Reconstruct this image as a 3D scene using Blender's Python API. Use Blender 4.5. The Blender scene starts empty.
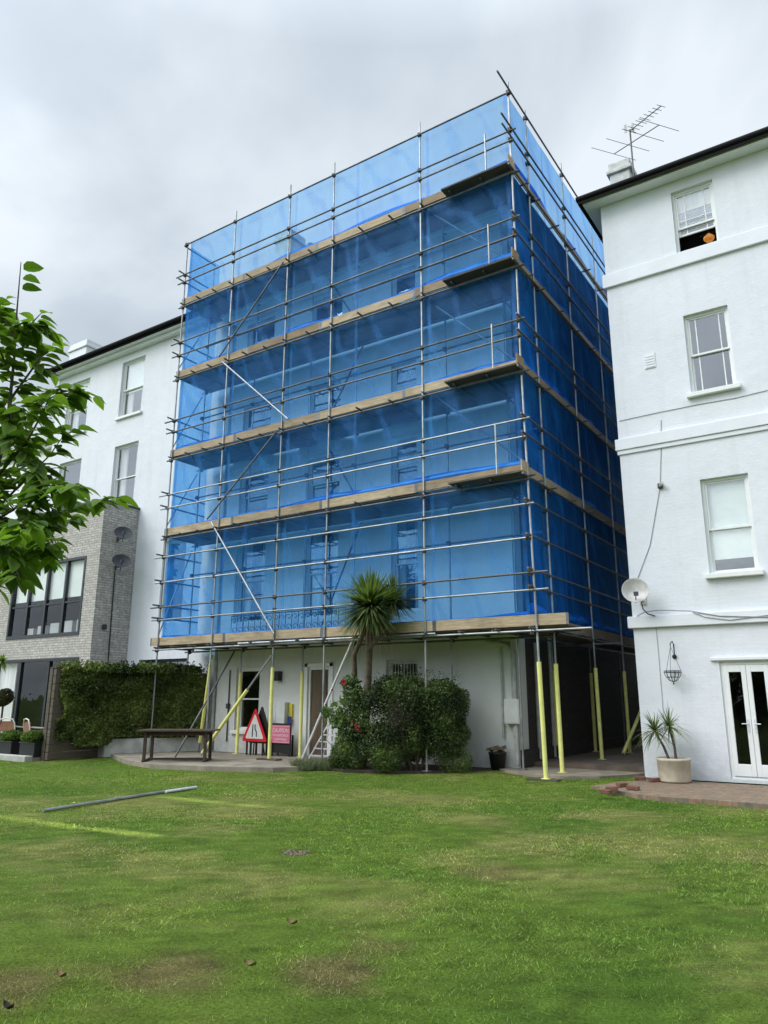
import bpy, math, random
import numpy as np
from mathutils import Vector, Matrix
random.seed(7); rng = np.random.default_rng(7)
sc = bpy.context.scene
COL = sc.collection
R = math.radians

# ------------------------------------------------------------------ camera
F = 744.03
CAM = Vector((6.0675, -14.5185, 1.6))
yaw, pitch, roll = R(-33.7655), R(14.0735), R(0.136)
fw = Vector((math.sin(yaw)*math.cos(pitch), math.cos(yaw)*math.cos(pitch), math.sin(pitch)))
rt = Vector((math.cos(yaw), -math.sin(yaw), 0)); upv = rt.cross(fw)
rt, upv = rt*math.cos(roll)+upv*math.sin(roll), -rt*math.sin(roll)+upv*math.cos(roll)
cd = bpy.data.cameras.new('camera'); cam = bpy.data.objects.new('camera', cd); COL.objects.link(cam)
cam.matrix_world = Matrix(((rt.x, upv.x, -fw.x, CAM.x), (rt.y, upv.y, -fw.y, CAM.y), (rt.z, upv.z, -fw.z, CAM.z), (0, 0, 0, 1)))
cd.sensor_width = 36; cd.lens = F*36/1024; cd.clip_end = 3000; cd.clip_start = 0.05
sc.camera = cam

def P(px, py, ax, v):
    """point of the world where a sight line meets the plane ax = v (used to measure the site)"""
    d = fw+rt*((px-384)/F)+upv*((512-py)/F); k = 'xyz'.index(ax)
    return CAM+d*((v-CAM[k])/d[k])
def PD(px, py, depth):
    return CAM+(fw+rt*((px-384)/F)+upv*((512-py)/F))*depth

# ------------------------------------------------------------------ materials
class NT:
    def __init__(s, name):
        s.m = bpy.data.materials.new(name); s.m.use_nodes = True
        s.t = s.m.node_tree; s.b = s.t.nodes['Principled BSDF']; s.out = s.t.nodes['Material Output']
    def n(s, typ, **kw):
        x = s.t.nodes.new(typ)
        for k, v in kw.items():
            if k in x.inputs.keys() and not hasattr(x, k): x.inputs[k].default_value = v
            else: setattr(x, k, v)
        return x
    def l(s, a, b): s.t.links.new(a, b)
    def pos(s, scale=(1, 1, 1), obj=False):
        if obj: g = s.n('ShaderNodeTexCoord').outputs['Object']
        else: g = s.n('ShaderNodeNewGeometry').outputs['Position']
        mp = s.n('ShaderNodeMapping'); mp.inputs['Scale'].default_value = scale; s.l(g, mp.inputs['Vector']); return mp.outputs[0]
    def noise(s, vec, scale, detail=4, rough=.55):
        x = s.n('ShaderNodeTexNoise'); x.inputs['Scale'].default_value = scale; x.inputs['Detail'].default_value = detail; x.inputs['Roughness'].default_value = rough
        s.l(vec, x.inputs['Vector']); return x.outputs['Fac']
    def ramp(s, fac, stops):
        x = s.n('ShaderNodeValToRGB'); e = x.color_ramp.elements
        while len(e) < len(stops): e.new(.5)
        for k, (p, c) in enumerate(stops): e[k].position = p; e[k].color = (*c, 1) if len(c) == 3 else c
        s.l(fac, x.inputs[0]); return x.outputs[0]
    def mix(s, fac, a, b, mode='MIX'):
        x = s.n('ShaderNodeMix'); x.data_type = 'RGBA'; x.blend_type = mode
        for sock, v in ((x.inputs[0], fac), (x.inputs[6], a), (x.inputs[7], b)):
            if hasattr(v, 'links'): s.l(v, sock)
            else: sock.default_value = v if isinstance(v, (int, float)) else (*v, 1)
        return x.outputs[2]
    def bump(s, h, strength, dist=.01, normal=None):
        x = s.n('ShaderNodeBump'); x.inputs['Strength'].default_value = strength; x.inputs['Distance'].default_value = dist
        s.l(h, x.inputs['Height'])
        if normal: s.l(normal, x.inputs['Normal'])
        return x.outputs[0]

def sc3(c, k): return tuple(min(1, v*k) for v in c)
def M(name, base, rough=.6, var=.25, scale=3, metal=0, bump=0, bscale=60, rand=0, spec=.5, stretch=(1, 1, 1)):
    t = NT(name); v = t.pos(stretch)
    f = t.noise(v, scale, 6, .6)
    c = t.ramp(f, [(.3, sc3(base, 1-var)), (.7, sc3(base, 1+var))])
    if rand:
        oi = t.n('ShaderNodeObjectInfo')
        k = t.ramp(oi.outputs['Random'], [(0, (1-rand,)*3), (1, (1, 1, 1))]); c = t.mix(1.0, c, k, 'MULTIPLY')
    t.l(c, t.b.inputs['Base Color']); t.b.inputs['Roughness'].default_value = rough; t.b.inputs['Metallic'].default_value = metal
    t.b.inputs['Specular IOR Level'].default_value = spec
    if bump: t.l(t.bump(t.noise(v, bscale, 4), bump), t.b.inputs['Normal'])
    return t.m

def render_wall(name, base, dirt=.35, dirtcol=(.33, .33, .28), low=1.0):
    """painted brick / stucco: faint courses under paint, rain streaks, grime low down"""
    t = NT(name); g = t.n('ShaderNodeNewGeometry').outputs['Position']
    sx = t.n('ShaderNodeSeparateXYZ'); t.l(g, sx.inputs[0])
    ad = t.n('ShaderNodeMath'); ad.operation = 'ADD'; t.l(sx.outputs[0], ad.inputs[0]); t.l(sx.outputs[1], ad.inputs[1])
    cb = t.n('ShaderNodeCombineXYZ'); t.l(ad.outputs[0], cb.inputs[0]); t.l(sx.outputs[2], cb.inputs[1])
    # wobble the joints a little
    nz = t.n('ShaderNodeTexNoise'); nz.inputs['Scale'].default_value = 2.5; t.l(g, nz.inputs['Vector'])
    vm = t.n('ShaderNodeVectorMath'); vm.operation = 'SCALE'; vm.inputs['Scale'].default_value = .03; t.l(nz.outputs['Color'], vm.inputs[0])
    va = t.n('ShaderNodeVectorMath'); t.l(cb.outputs[0], va.inputs[0]); t.l(vm.outputs[0], va.inputs[1])
    bk = t.n('ShaderNodeTexBrick'); bk.inputs['Scale'].default_value = 1; bk.inputs['Brick Width'].default_value = .225; bk.inputs['Row Height'].default_value = .075
    bk.inputs['Mortar Size'].default_value = .008; bk.inputs['Mortar Smooth'].default_value = .9; bk.inputs['Color1'].default_value = (1, 1, 1, 1); bk.inputs['Color2'].default_value = (.75, .75, .75, 1); bk.inputs['Mortar'].default_value = (.25, .25, .25, 1)
    t.l(va.outputs[0], bk.inputs['Vector'])
    n1 = t.noise(g, .8, 6, .65); n2 = t.noise(t.pos((3, 3, .25)), 1.2, 6, .7)
    c = t.ramp(n1, [(.3, sc3(base, .93)), (.65, base)])
    st = t.ramp(n2, [(.52, (0, 0, 0)), (.8, (1, 1, 1))])
    k = t.n('ShaderNodeMath'); k.operation = 'MULTIPLY'; k.inputs[1].default_value = dirt*.55; t.l(st, k.inputs[0])
    c = t.mix(k.outputs[0], c, dirtcol)
    mr = t.n('ShaderNodeMapRange'); mr.inputs['From Min'].default_value = 1.0; mr.inputs['From Max'].default_value = .05; mr.inputs['To Max'].default_value = dirt; t.l(sx.outputs[2], mr.inputs['Value'])
    m2 = t.n('ShaderNodeMath'); m2.operation = 'MULTIPLY'; t.l(mr.outputs[0], m2.inputs[0]); t.l(t.ramp(t.noise(g, 4, 5, .7), [(.35, (0, 0, 0)), (.65, (1, 1, 1))]), m2.inputs[1])
    c = t.mix(m2.outputs[0], c, (.2, .21, .15))
    c = t.mix(.025, c, bk.outputs['Color'], 'MULTIPLY')
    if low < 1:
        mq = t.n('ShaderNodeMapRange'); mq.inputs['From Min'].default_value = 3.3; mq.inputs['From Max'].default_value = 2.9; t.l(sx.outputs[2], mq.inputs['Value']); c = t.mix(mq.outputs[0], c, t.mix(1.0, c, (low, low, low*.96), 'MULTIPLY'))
    t.l(c, t.b.inputs['Base Color']); t.b.inputs['Roughness'].default_value = .7; t.b.inputs['Specular IOR Level'].default_value = .3
    b1 = t.bump(bk.outputs['Color'], .22, .006); b2 = t.bump(t.noise(g, 25, 5, .7), .35, .012, b1); b3 = t.bump(t.noise(g, 3.5, 3), .35, .04, b2)
    t.l(b3, t.b.inputs['Normal']); return t.m

def brickmat(name, c1, c2, mortar, w=.215, h=.05, ms=.01, flat=False):
    t = NT(name); g = t.n('ShaderNodeNewGeometry').outputs['Position']; sx = t.n('ShaderNodeSeparateXYZ'); t.l(g, sx.inputs[0])
    cb = t.n('ShaderNodeCombineXYZ')
    if flat: t.l(sx.outputs[0], cb.inputs[0]); t.l(sx.outputs[1], cb.inputs[1])
    else:
        ad = t.n('ShaderNodeMath'); ad.operation = 'ADD'; t.l(sx.outputs[0], ad.inputs[0]); t.l(sx.outputs[1], ad.inputs[1]); t.l(ad.outputs[0], cb.inputs[0]); t.l(sx.outputs[2], cb.inputs[1])
    bk = t.n('ShaderNodeTexBrick'); bk.inputs['Scale'].default_value = 1; bk.inputs['Brick Width'].default_value = w; bk.inputs['Row Height'].default_value = h
    bk.inputs['Mortar Size'].default_value = ms; bk.inputs['Mortar Smooth'].default_value = .3; bk.inputs['Color1'].default_value = (*c1, 1); bk.inputs['Color2'].default_value = (*c2, 1); bk.inputs['Mortar'].default_value = (*mortar, 1)
    t.l(cb.outputs[0], bk.inputs['Vector'])
    n = t.ramp(t.noise(g, 9, 5, .7), [(.3, (.6, .6, .6)), (.7, (1.25, 1.2, 1.15))])
    c = t.mix(1.0, bk.outputs['Color'], n, 'MULTIPLY'); t.l(c, t.b.inputs['Base Color']); t.b.inputs['Roughness'].default_value = .85
    iv = t.n('ShaderNodeInvert'); t.l(bk.outputs['Fac'], iv.inputs['Color'])
    t.l(t.bump(iv.outputs[0], .8, .008, t.bump(t.noise(g, 60, 4), .4, .005)), t.b.inputs['Normal']); return t.m

def timber(name, a, b, rand=.35, rough=.8):
    t = NT(name); v = t.pos((1, 1, 1), obj=True)
    w = t.noise(t.pos((1.2, 9, 14)), 2.2, 6, .7); s = t.noise(t.pos(), 1.3, 4)
    c = t.ramp(w, [(.3, a), (.68, b)])
    c = t.mix(t.ramp(s, [(.5, (0, 0, 0)), (.75, (.55, .55, .55))]), c, sc3(a, .55))
    oi = t.n('ShaderNodeObjectInfo'); c = t.mix(1.0, c, t.ramp(oi.outputs['Random'], [(0, (1-rand, 1-rand*1.1, 1-rand*1.2)), (1, (1, 1, 1))]), 'MULTIPLY')
    t.l(c, t.b.inputs['Base Color']); t.b.inputs['Roughness'].default_value = rough
    t.l(t.bump(w, .3, .004), t.b.inputs['Normal']); return t.m

def netmat(name, cover=.4, tint=(.72, .92, 1.0), col=(.012, .17, .62), edge=.45):
    """woven debris sheeting: a fine open weave seen as part cloth, part see-through"""
    t = NT(name); g = t.pos()
    tr = t.n('ShaderNodeBsdfTransparent'); tr.inputs[0].default_value = (*tint, 1)
    di = t.n('ShaderNodeBsdfDiffuse'); tl = t.n('ShaderNodeBsdfTranslucent')
    cc = t.ramp(t.noise(g, 1.1, 5, .6), [(.3, sc3(col, .75)), (.7, sc3(col, 1.25))])
    t.l(cc, di.inputs[0]); t.l(cc, tl.inputs[0])
    gl = t.n('ShaderNodeBsdfGlossy'); gl.inputs['Roughness'].default_value = .45; gl.inputs[0].default_value = (.6, .75, .9, 1)
    m1 = t.n('ShaderNodeMixShader'); m1.inputs[0].default_value = .5; t.l(di.outputs[0], m1.inputs[1]); t.l(tl.outputs[0], m1.inputs[2])
    m0 = t.n('ShaderNodeMixShader'); m0.inputs[0].default_value = .04; t.l(m1.outputs[0], m0.inputs[1]); t.l(gl.outputs[0], m0.inputs[2])
    f = t.ramp(t.noise(t.pos((1, 1, .35)), 2.2, 6, .65), [(.3, (cover-.06,)*3), (.7, (cover+.10,)*3)])
    # creases where the sheet is pulled to its ties, and lapped seams every 2 m or so
    wv = t.n('ShaderNodeTexWave'); wv.bands_direction = 'DIAGONAL'; wv.inputs['Scale'].default_value = .55; wv.inputs['Distortion'].default_value = 9; wv.inputs['Detail'].default_value = 3; wv.inputs['Detail Scale'].default_value = .8; t.l(t.pos((1, 1, .5)), wv.inputs['Vector'])
    cr = t.ramp(wv.outputs['Fac'], [(.80, (0, 0, 0)), (.97, (.13, .13, .13))]); f = t.mix(1.0, f, cr, 'ADD')
    sx = t.n('ShaderNodeSeparateXYZ'); t.l(g, sx.inputs[0]); ad = t.n('ShaderNodeMath'); ad.operation = 'ADD'; t.l(sx.outputs[0], ad.inputs[0]); t.l(sx.outputs[1], ad.inputs[1])
    pp = t.n('ShaderNodeMath'); pp.operation = 'PINGPONG'; pp.inputs[1].default_value = 1.13; t.l(ad.outputs[0], pp.inputs[0])
    f = t.mix(1.0, f, t.ramp(pp.outputs[0], [(.0, (.22, .22, .22)), (.045, (.16, .16, .16)), (.06, (0, 0, 0))]), 'ADD')
    lw = t.n('ShaderNodeLayerWeight'); lw.inputs[0].default_value = .35
    mr = t.n('ShaderNodeMath'); mr.operation = 'MULTIPLY_ADD'; mr.inputs[1].default_value = edge; t.l(lw.outputs['Facing'], mr.inputs[0]); t.l(f, mr.inputs[2]); mr.use_clamp = True
    m2 = t.n('ShaderNodeMixShader'); t.l(mr.outputs[0], m2.inputs[0]); t.l(tr.outputs[0], m2.inputs[1]); t.l(m0.outputs[0], m2.inputs[2])
    nb = t.bump(t.noise(t.pos((1, 1, .5)), 3, 5, .6), .6, .05); t.l(nb, di.inputs['Normal']); t.l(nb, gl.inputs['Normal'])
    t.l(m2.outputs[0], t.out.inputs[0]); return t.m

def glassmat(name='window_glass', k=.9, add=.22):
    t = NT(name); tr = t.n('ShaderNodeBsdfTransparent'); tr.inputs[0].default_value = (.93, .95, .95, 1)
    gl = t.n('ShaderNodeBsdfGlossy'); gl.inputs['Roughness'].default_value = .02; gl.inputs[0].default_value = (.9, .92, .95, 1)
    fr = t.n('ShaderNodeLayerWeight'); fr.inputs[0].default_value = .5; pw_ = t.n('ShaderNodeMath'); pw_.operation = 'POWER'; pw_.inputs[1].default_value = 4; t.l(fr.outputs['Facing'], pw_.inputs[0])
    mm = t.n('ShaderNodeMath'); mm.operation = 'MULTIPLY_ADD'; mm.inputs[1].default_value = k; mm.inputs[2].default_value = add; mm.use_clamp = True; t.l(pw_.outputs[0], mm.inputs[0])
    t.l(t.bump(t.noise(t.pos(), 2.2, 2), .15, .02), gl.inputs['Normal'])
    m = t.n('ShaderNodeMixShader'); t.l(mm.outputs[0], m.inputs[0]); t.l(tr.outputs[0], m.inputs[1]); t.l(gl.outputs[0], m.inputs[2]); t.l(m.outputs[0], t.out.inputs[0]); return t.m

def leafmat(name, trans=.35, rough=.5, gain=1.0):
    t = NT(name); a = t.n('ShaderNodeVertexColor'); a.layer_name = 'col'
    c = a.outputs[0]
    t.l(c, t.b.inputs['Base Color']); t.b.inputs['Roughness'].default_value = rough; t.b.inputs['Specular IOR Level'].default_value = .35
    tl = t.n('ShaderNodeBsdfTranslucent'); t.l(t.mix(1.0, c, (1.3, 1.5, .6), 'MULTIPLY'), tl.inputs[0])
    m = t.n('ShaderNodeMixShader'); m.inputs[0].default_value = trans; t.l(t.b.outputs[0], m.inputs[1]); t.l(tl.outputs[0], m.inputs[2]); t.l(m.outputs[0], t.out.inputs[0]); return t.m

MT = dict(
    white=render_wall('white_painted_wall', (.765, .785, .83), .30),
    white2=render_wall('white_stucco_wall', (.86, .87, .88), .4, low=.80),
    stucco=M('smooth_white_stucco', (.76, .775, .82), .6, .05, 2, bump=.15, bscale=18),
    gloss=M('white_gloss_paint', (.8, .81, .8), .35, .04, 5),
    grime=M('weathered_white_paint', (.55, .56, .52), .7, .2, 6, bump=.2),
    steel=M('galvanised_tube', (.42, .44, .45), .48, .3, 4, metal=.75, bump=.08, rand=.35),
    steeld=M('old_dark_tube', (.16, .165, .17), .55, .35, 6, metal=.6, bump=.1, rand=.3),
    coupler=M('dark_coupler_steel', (.055, .05, .045), .6, .4, 20, metal=.4),
    foam=M('yellow_foam', (.84, .82, .27), .75, .12, 5, bump=.1, rand=.12),
    toe=timber('toe_board_timber', (.29, .215, .135), (.62, .50, .33), .48),
    deck=timber('deck_board_timber', (.07, .06, .045), (.17, .14, .105), .45),
    darkwood=timber('dark_oiled_timber', (.035, .022, .015), (.10, .065, .045), .2),
    fence=timber('weathered_fence_timber', (.06, .048, .035), (.17, .14, .105), .3),
    net=netmat('blue_debris_net', .185, (.58, .83, 1.0), (.02, .29, 1.0), .24), netside=netmat('blue_debris_net_side', .25, (.52, .80, .98), (.02, .27, 1.0), .28), netroll=netmat('blue_net_gathered', .88, (.3, .6, 1), (.03, .31, .92)),
    tarp=M('blue_roof_tarpaulin', (.03, .29, .82), .4, .25, 3, bump=.3, bscale=5),
    glass=glassmat(),
    glassd=glassmat('dark_window_glass', .6, .045), dark=M('dark_room', (.012, .012, .014), .9, .3, 2),
    blind=M('pale_roller_blind', (.80, .84, .80), .8, .06, 2),
    curtain=M('pale_curtain', (.8, .8, .77), .9, .2, 8, stretch=(1, 1, .05)),
    black=M('black_painted_metal', (.012, .012, .013), .4, .2, 10),
    gutter=M('black_gutter_plastic', (.008, .008, .009), .7, .2, 4, spec=.15),
    anthracite=M('anthracite_frame', (.02, .024, .03), .4, .1, 5),
    slate=M('roof_slate', (.05, .052, .06), .7, .3, 8, bump=.3),
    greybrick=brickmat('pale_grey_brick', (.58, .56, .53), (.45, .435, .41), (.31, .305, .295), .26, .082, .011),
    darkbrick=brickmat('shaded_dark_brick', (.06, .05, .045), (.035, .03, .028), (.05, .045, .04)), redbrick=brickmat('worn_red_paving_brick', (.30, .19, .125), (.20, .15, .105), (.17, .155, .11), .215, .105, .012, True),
    passage=M('dark_brown_paving', (.13, .10, .075), .9, .35, 2.5, bump=.4, bscale=25), concrete=M('worn_concrete', (.25, .215, .165), .9, .35, 2.5, bump=.4, bscale=25),  # passage paving: the concrete finish in an evenly darker brown
    kerb=M('pale_stone_slab', (.42, .41, .38), .85, .25, 3, bump=.3),
    planterwall=M('grubby_white_render', (.50, .50, .47), .8, .3, 3, bump=.2),
    dish=M('grey_white_dish', (.52, .50, .48), .5, .2, 6), dishd=M('dark_grey_dish', (.045, .05, .06), .75, .2, 6),
    pot=M('cream_stone_pot', (.52, .47, .36), .85, .2, 6, bump=.3, bscale=40),
    soil=M('dark_soil', (.035, .025, .017), .95, .4, 12, bump=.6), rubble=M('brown_rubble', (.16, .12, .09), .9, .5, 14, bump=.5),
    bark=M('brown_bark', (.10, .08, .06), .85, .4, 14, bump=.6, bscale=30), palmbark=M('palm_bark', (.12, .095, .07), .9, .4, 12, bump=.7, bscale=25),
    red=M('sign_red', (.55, .012, .02), .35, .12, 8), pinkred=M('faded_red_sign', (.66, .13, .24), .4, .12, 6), signwhite=M('sign_white', (.60, .60, .59), .4, .08, 8), signblack=M('sign_black', (.01, .01, .01), .5, .1, 8),
    ladder=M('aluminium', (.72, .74, .76), .45, .15, 12, metal=.25), box=M('white_cabinet', (.62, .63, .62), .5, .08, 5), pipe=M('grey_white_pipe', (.42, .43, .41), .5, .2, 6),
    cable=M('dark_cable', (.03, .03, .03), .6, .2, 10), greycable=M('grey_cable', (.36, .37, .37), .6, .2, 10),
    plasticbox=M('black_plastic', (.012, .013, .016), .4, .2, 5), yellow=M('yellow_label', (.7, .6, .04), .5, .1, 8), blue=M('blue_label', (.04, .06, .3), .5, .1, 8),
    leaf=leafmat('leaf_green', .42, .6), leafd=leafmat('leaf_dense', .15, .6), blade=leafmat('grass_blade_green', .3, .7), petal=leafmat('rose_petal', .25), brown=M('brown_leaf', (.2, .13, .05), .8, .3, 20),
    wooddoor=M('brown_wood_door', (.12, .08, .045), .5, .3, 5, stretch=(4, 4, .3)), furn=M('white_chair_paint', (.7, .66, .6), .45, .1, 6), wicker=M('brown_wicker', (.25, .12, .07), .8, .3, 30),
)
tl_ = NT('warm_lamp_glass'); tl_.b.inputs['Base Color'].default_value = (.8, .35, .08, 1); tl_.b.inputs['Emission Color'].default_value = (1, .38, .07, 1); tl_.b.inputs['Emission Strength'].default_value = .6
tl_.l(tl_.ramp(tl_.noise(tl_.pos(), 12, 3), [(.35, (.5, .14, .03)), (.7, (1, .5, .12))]), tl_.b.inputs['Emission Color']); MT['lamp'] = tl_.m

# ------------------------------------------------------------------ mesh helpers
class MB:
    def __init__(s): s.v = []; s.f = []; s.smooth = []
    def add(s, vs, fs, smooth=False):
        o = len(s.v); s.v += [tuple(q) for q in vs]; s.f += [tuple(i+o for i in f) for f in fs]; s.smooth += [smooth]*len(fs); return s
    def box(s, x0, y0, z0, x1, y1, z1, mat=None):
        vs = [Vector(q) for q in ((x0, y0, z0), (x1, y0, z0), (x1, y1, z0), (x0, y1, z0), (x0, y0, z1), (x1, y0, z1), (x1, y1, z1), (x0, y1, z1))]
        if mat: vs = [mat@q for q in vs]
        return s.add(vs, [(0, 3, 2, 1), (4, 5, 6, 7), (0, 1, 5, 4), (1, 2, 6, 5), (2, 3, 7, 6), (3, 0, 4, 7)])
    def prism(s, pts, z0, z1):
        n = len(pts); vs = [(x, y, z0) for x, y in pts]+[(x, y, z1) for x, y in pts]
        return s.add(vs, [tuple(range(n-1, -1, -1)), tuple(range(n, 2*n))]+[(i, (i+1) % n, n+(i+1) % n, n+i) for i in range(n)])
    def quad(s, *q): return s.add(q, [tuple(range(len(q)))])
    def tube(s, pts, r, n=8, caps=True):
        pts = [Vector(p) for p in pts]; rs = r if isinstance(r, (list, tuple)) else [r]*len(pts); vs = []; fs = []
        prev = None
        for i, p in enumerate(pts):
            d = (pts[min(i+1, len(pts)-1)]-pts[max(i-1, 0)]).normalized()
            a = prev if prev is not None else (Vector((0, 0, 1)) if abs(d.z) < .9 else Vector((1, 0, 0)))
            u = (a-d*a.dot(d)).normalized(); w = d.cross(u); prev = u
            for k in range(n): t = 2*math.pi*k/n; vs.append(p+(u*math.cos(t)+w*math.sin(t))*rs[i])
        for i in range(len(pts)-1):
            for k in range(n): fs.append((i*n+k, i*n+(k+1) % n, (i+1)*n+(k+1) % n, (i+1)*n+k))
        s.add(vs, fs, True)
        if caps: s.add(vs[:n], [tuple(range(n-1, -1, -1))]); s.add(vs[-n:], [tuple(range(n))])
        return s
    def lathe(s, c, prof, n=20, axis=None):
        """prof: list of (radius, height) round c"""
        c = Vector(c); m = axis or Matrix.Identity(3); vs = []; fs = []
        for r_, h in prof:
            for k in range(n): t = 2*math.pi*k/n; vs.append(c+m@Vector((r_*math.cos(t), r_*math.sin(t), h)))
        for i in range(len(prof)-1):
            for k in range(n): fs.append((i*n+k, i*n+(k+1) % n, (i+1)*n+(k+1) % n, (i+1)*n+k))
        return s.add(vs, fs, True)
    def build(s, name, mat, parent=None, bevel=0):
        me = bpy.data.meshes.new(name); me.from_pydata(s.v, [], s.f)
        me.polygons.foreach_set('use_smooth', s.smooth); me.update()
        o = bpy.data.objects.new(name, me); COL.objects.link(o)
        me.materials.append(MT[mat] if isinstance(mat, str) else mat)
        if parent:
            o.parent = parent
            base = parent
            off = Vector((0, 0, 0))
            while base: off += base.location; base = base.parent
            me.transform(Matrix.Translation(-off))
        if bevel:
            b = o.modifiers.new('bevel', 'BEVEL'); b.width = bevel; b.segments = 2; b.limit_method = 'ANGLE'
        return o
def tag(o, label=None, cat=None, group=None, kind=None):
    if label: o['label'] = label
    if cat: o['category'] = cat
    if group: o['group'] = group
    if kind: o['kind'] = kind
    return o
def thing(name, label, cat, loc=(0, 0, 0), group=None):
    o = bpy.data.objects.new(name, None); COL.objects.link(o); o.location = loc; o.empty_display_size = .2
    return tag(o, label, cat, group)
def copy_tree(o, parent=None):
    c = o.copy(); COL.objects.link(c)
    if parent: c.parent = parent
    for ch in list(o.children): copy_tree(ch, c)
    return c
def struct(name, mb, mat, **k): return tag(mb.build(name, mat, **k), kind='structure')
def T(x, y, z, rz=0, rx=0, ry=0): return Matrix.Translation((x, y, z))@Matrix.Rotation(rz, 4, 'Z')@Matrix.Rotation(ry, 4, 'Y')@Matrix.Rotation(rx, 4, 'X')

def cards(name, mat, C, U, V, col, parent=None, shape=None, loc=None):
    """many small leaf faces as one mesh. C centres, U half-width vectors, V half-length vectors, col rgb (n,3)"""
    n = len(C)
    if shape is None: shape = [(0, -1), (1, 0), (0, 1), (-1, 0)]
    k = len(shape)
    vs = np.stack([C+U*a+V*b for a, b in shape], 1).reshape(-1, 3)
    if parent is not None: vs = vs-np.array(parent.location)
    me = bpy.data.meshes.new(name); me.vertices.add(n*k); me.vertices.foreach_set('co', vs.ravel().astype('f4'))
    me.loops.add(n*k); me.loops.foreach_set('vertex_index', np.arange(n*k, dtype='i4'))
    me.polygons.add(n); me.polygons.foreach_set('loop_start', np.arange(0, n*k, k, dtype='i4')); me.polygons.foreach_set('loop_total', np.full(n, k, 'i4'))
    me.update(calc_edges=True)
    ca = me.color_attributes.new('col', 'FLOAT_COLOR', 'POINT')
    cc = np.ones((n, k, 4), 'f4'); cc[:, :, :3] = col[:, None, :]; ca.data.foreach_set('color', cc.ravel())
    me.materials.append(MT[mat]); o = bpy.data.objects.new(name, me); COL.objects.link(o)
    if parent: o.parent = parent
    return o
def rdir(n):
    v = rng.normal(size=(n, 3)); return v/np.linalg.norm(v, axis=1)[:, None]
def vnoise(p, s, seed=0):
    """cheap smooth 3-D noise in 0..1"""
    q = p*s+seed*17.3; i = np.floor(q).astype(int); f = q-i; f = f*f*(3-2*f)
    def h(a): 
        x = (a[:, 0]*73856093) ^ (a[:, 1]*19349663) ^ (a[:, 2]*83492791) ^ (seed*9176)
        x = (x ^ (x >> 13))*1274126177 & 0x7fffffff; return (x % 10007)/10007.
    r = 0
    for dx in (0, 1):
        for dy in (0, 1):
            for dz in (0, 1):
                w = (f[:, 0] if dx else 1-f[:, 0])*(f[:, 1] if dy else 1-f[:, 1])*(f[:, 2] if dz else 1-f[:, 2]); r = r+w*h(i+np.array([dx, dy, dz]))
    return r
def leafcloud(name, pts, size, dark, light, mat='leafd', parent=None, up=.3, aspect=.55, seed=1, hi=None, nscale=2.5):
    n = len(pts); nrm = rdir(n); nrm[:, 2] = np.abs(nrm[:, 2])*.7+up; nrm /= np.linalg.norm(nrm, axis=1)[:, None]
    a = rdir(n); V = np.cross(nrm, a); V /= np.linalg.norm(V, axis=1)[:, None]; U = np.cross(nrm, V)
    s = size*(.6+.8*rng.random(n)); k = np.clip(vnoise(pts, nscale, seed)*1.3-.15+rng.normal(0, .18, n), 0, 1)
    col = np.array(dark)[None]*(1-k[:, None])+np.array(light)[None]*k[:, None]
    if hi is not None:
        m = rng.random(n) < .04; col[m] = hi
    return cards(name, mat, pts, U*(s*aspect)[:, None], V*s[:, None], col, parent)

# ------------------------------------------------------------------ world and light
w = bpy.data.worlds.new('World'); sc.world = w; w.use_nodes = True; nt = w.node_tree; bg = nt.nodes['Background']; L = nt.links.new
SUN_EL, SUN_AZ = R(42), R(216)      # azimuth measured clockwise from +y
sky = nt.nodes.new('ShaderNodeTexSky'); sky.sky_type = 'NISHITA'; sky.sun_disc = False; sky.sun_elevation = SUN_EL; sky.sun_rotation = SUN_AZ; sky.air_density = 1.0; sky.dust_density = 3
tc = nt.nodes.new('ShaderNodeTexCoord'); sp = nt.nodes.new('ShaderNodeSeparateXYZ'); L(tc.outputs['Generated'], sp.inputs[0])
# project cloud deck on a plane overhead: (x, y) / (z + .15)
ad = nt.nodes.new('ShaderNodeMath'); ad.operation = 'ADD'; ad.inputs[1].default_value = .22; L(sp.outputs[2], ad.inputs[0])
mx = nt.nodes.new('ShaderNodeMath'); mx.operation = 'MAXIMUM'; mx.inputs[1].default_value = .05; L(ad.outputs[0], mx.inputs[0])
dv = nt.nodes.new('ShaderNodeVectorMath'); dv.operation = 'DIVIDE'; L(tc.outputs['Generated'], dv.inputs[0]); cbb = nt.nodes.new('ShaderNodeCombineXYZ')
for i in range(3): L(mx.outputs[0], cbb.inputs[i])
L(cbb.outputs[0], dv.inputs[1])
n1 = nt.nodes.new('ShaderNodeTexNoise'); n1.inputs['Scale'].default_value = 1.7; n1.inputs['Detail'].default_value = 8; n1.inputs['Roughness'].default_value = .48; n1.inputs['Distortion'].default_value = .25; L(dv.outputs[0], n1.inputs['Vector'])
rp = nt.nodes.new('ShaderNodeValToRGB'); e = rp.color_ramp.elements
e[0].position = .34; e[0].color = (5.6, 6.4, 7.2, 1); e[1].position = .5; e[1].color = (6.9, 7.75, 8.6, 1); q = e.new(.64); q.color = (9.4, 10.2, 10.9, 1); L(n1.outputs['Fac'], rp.inputs[0])
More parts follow.
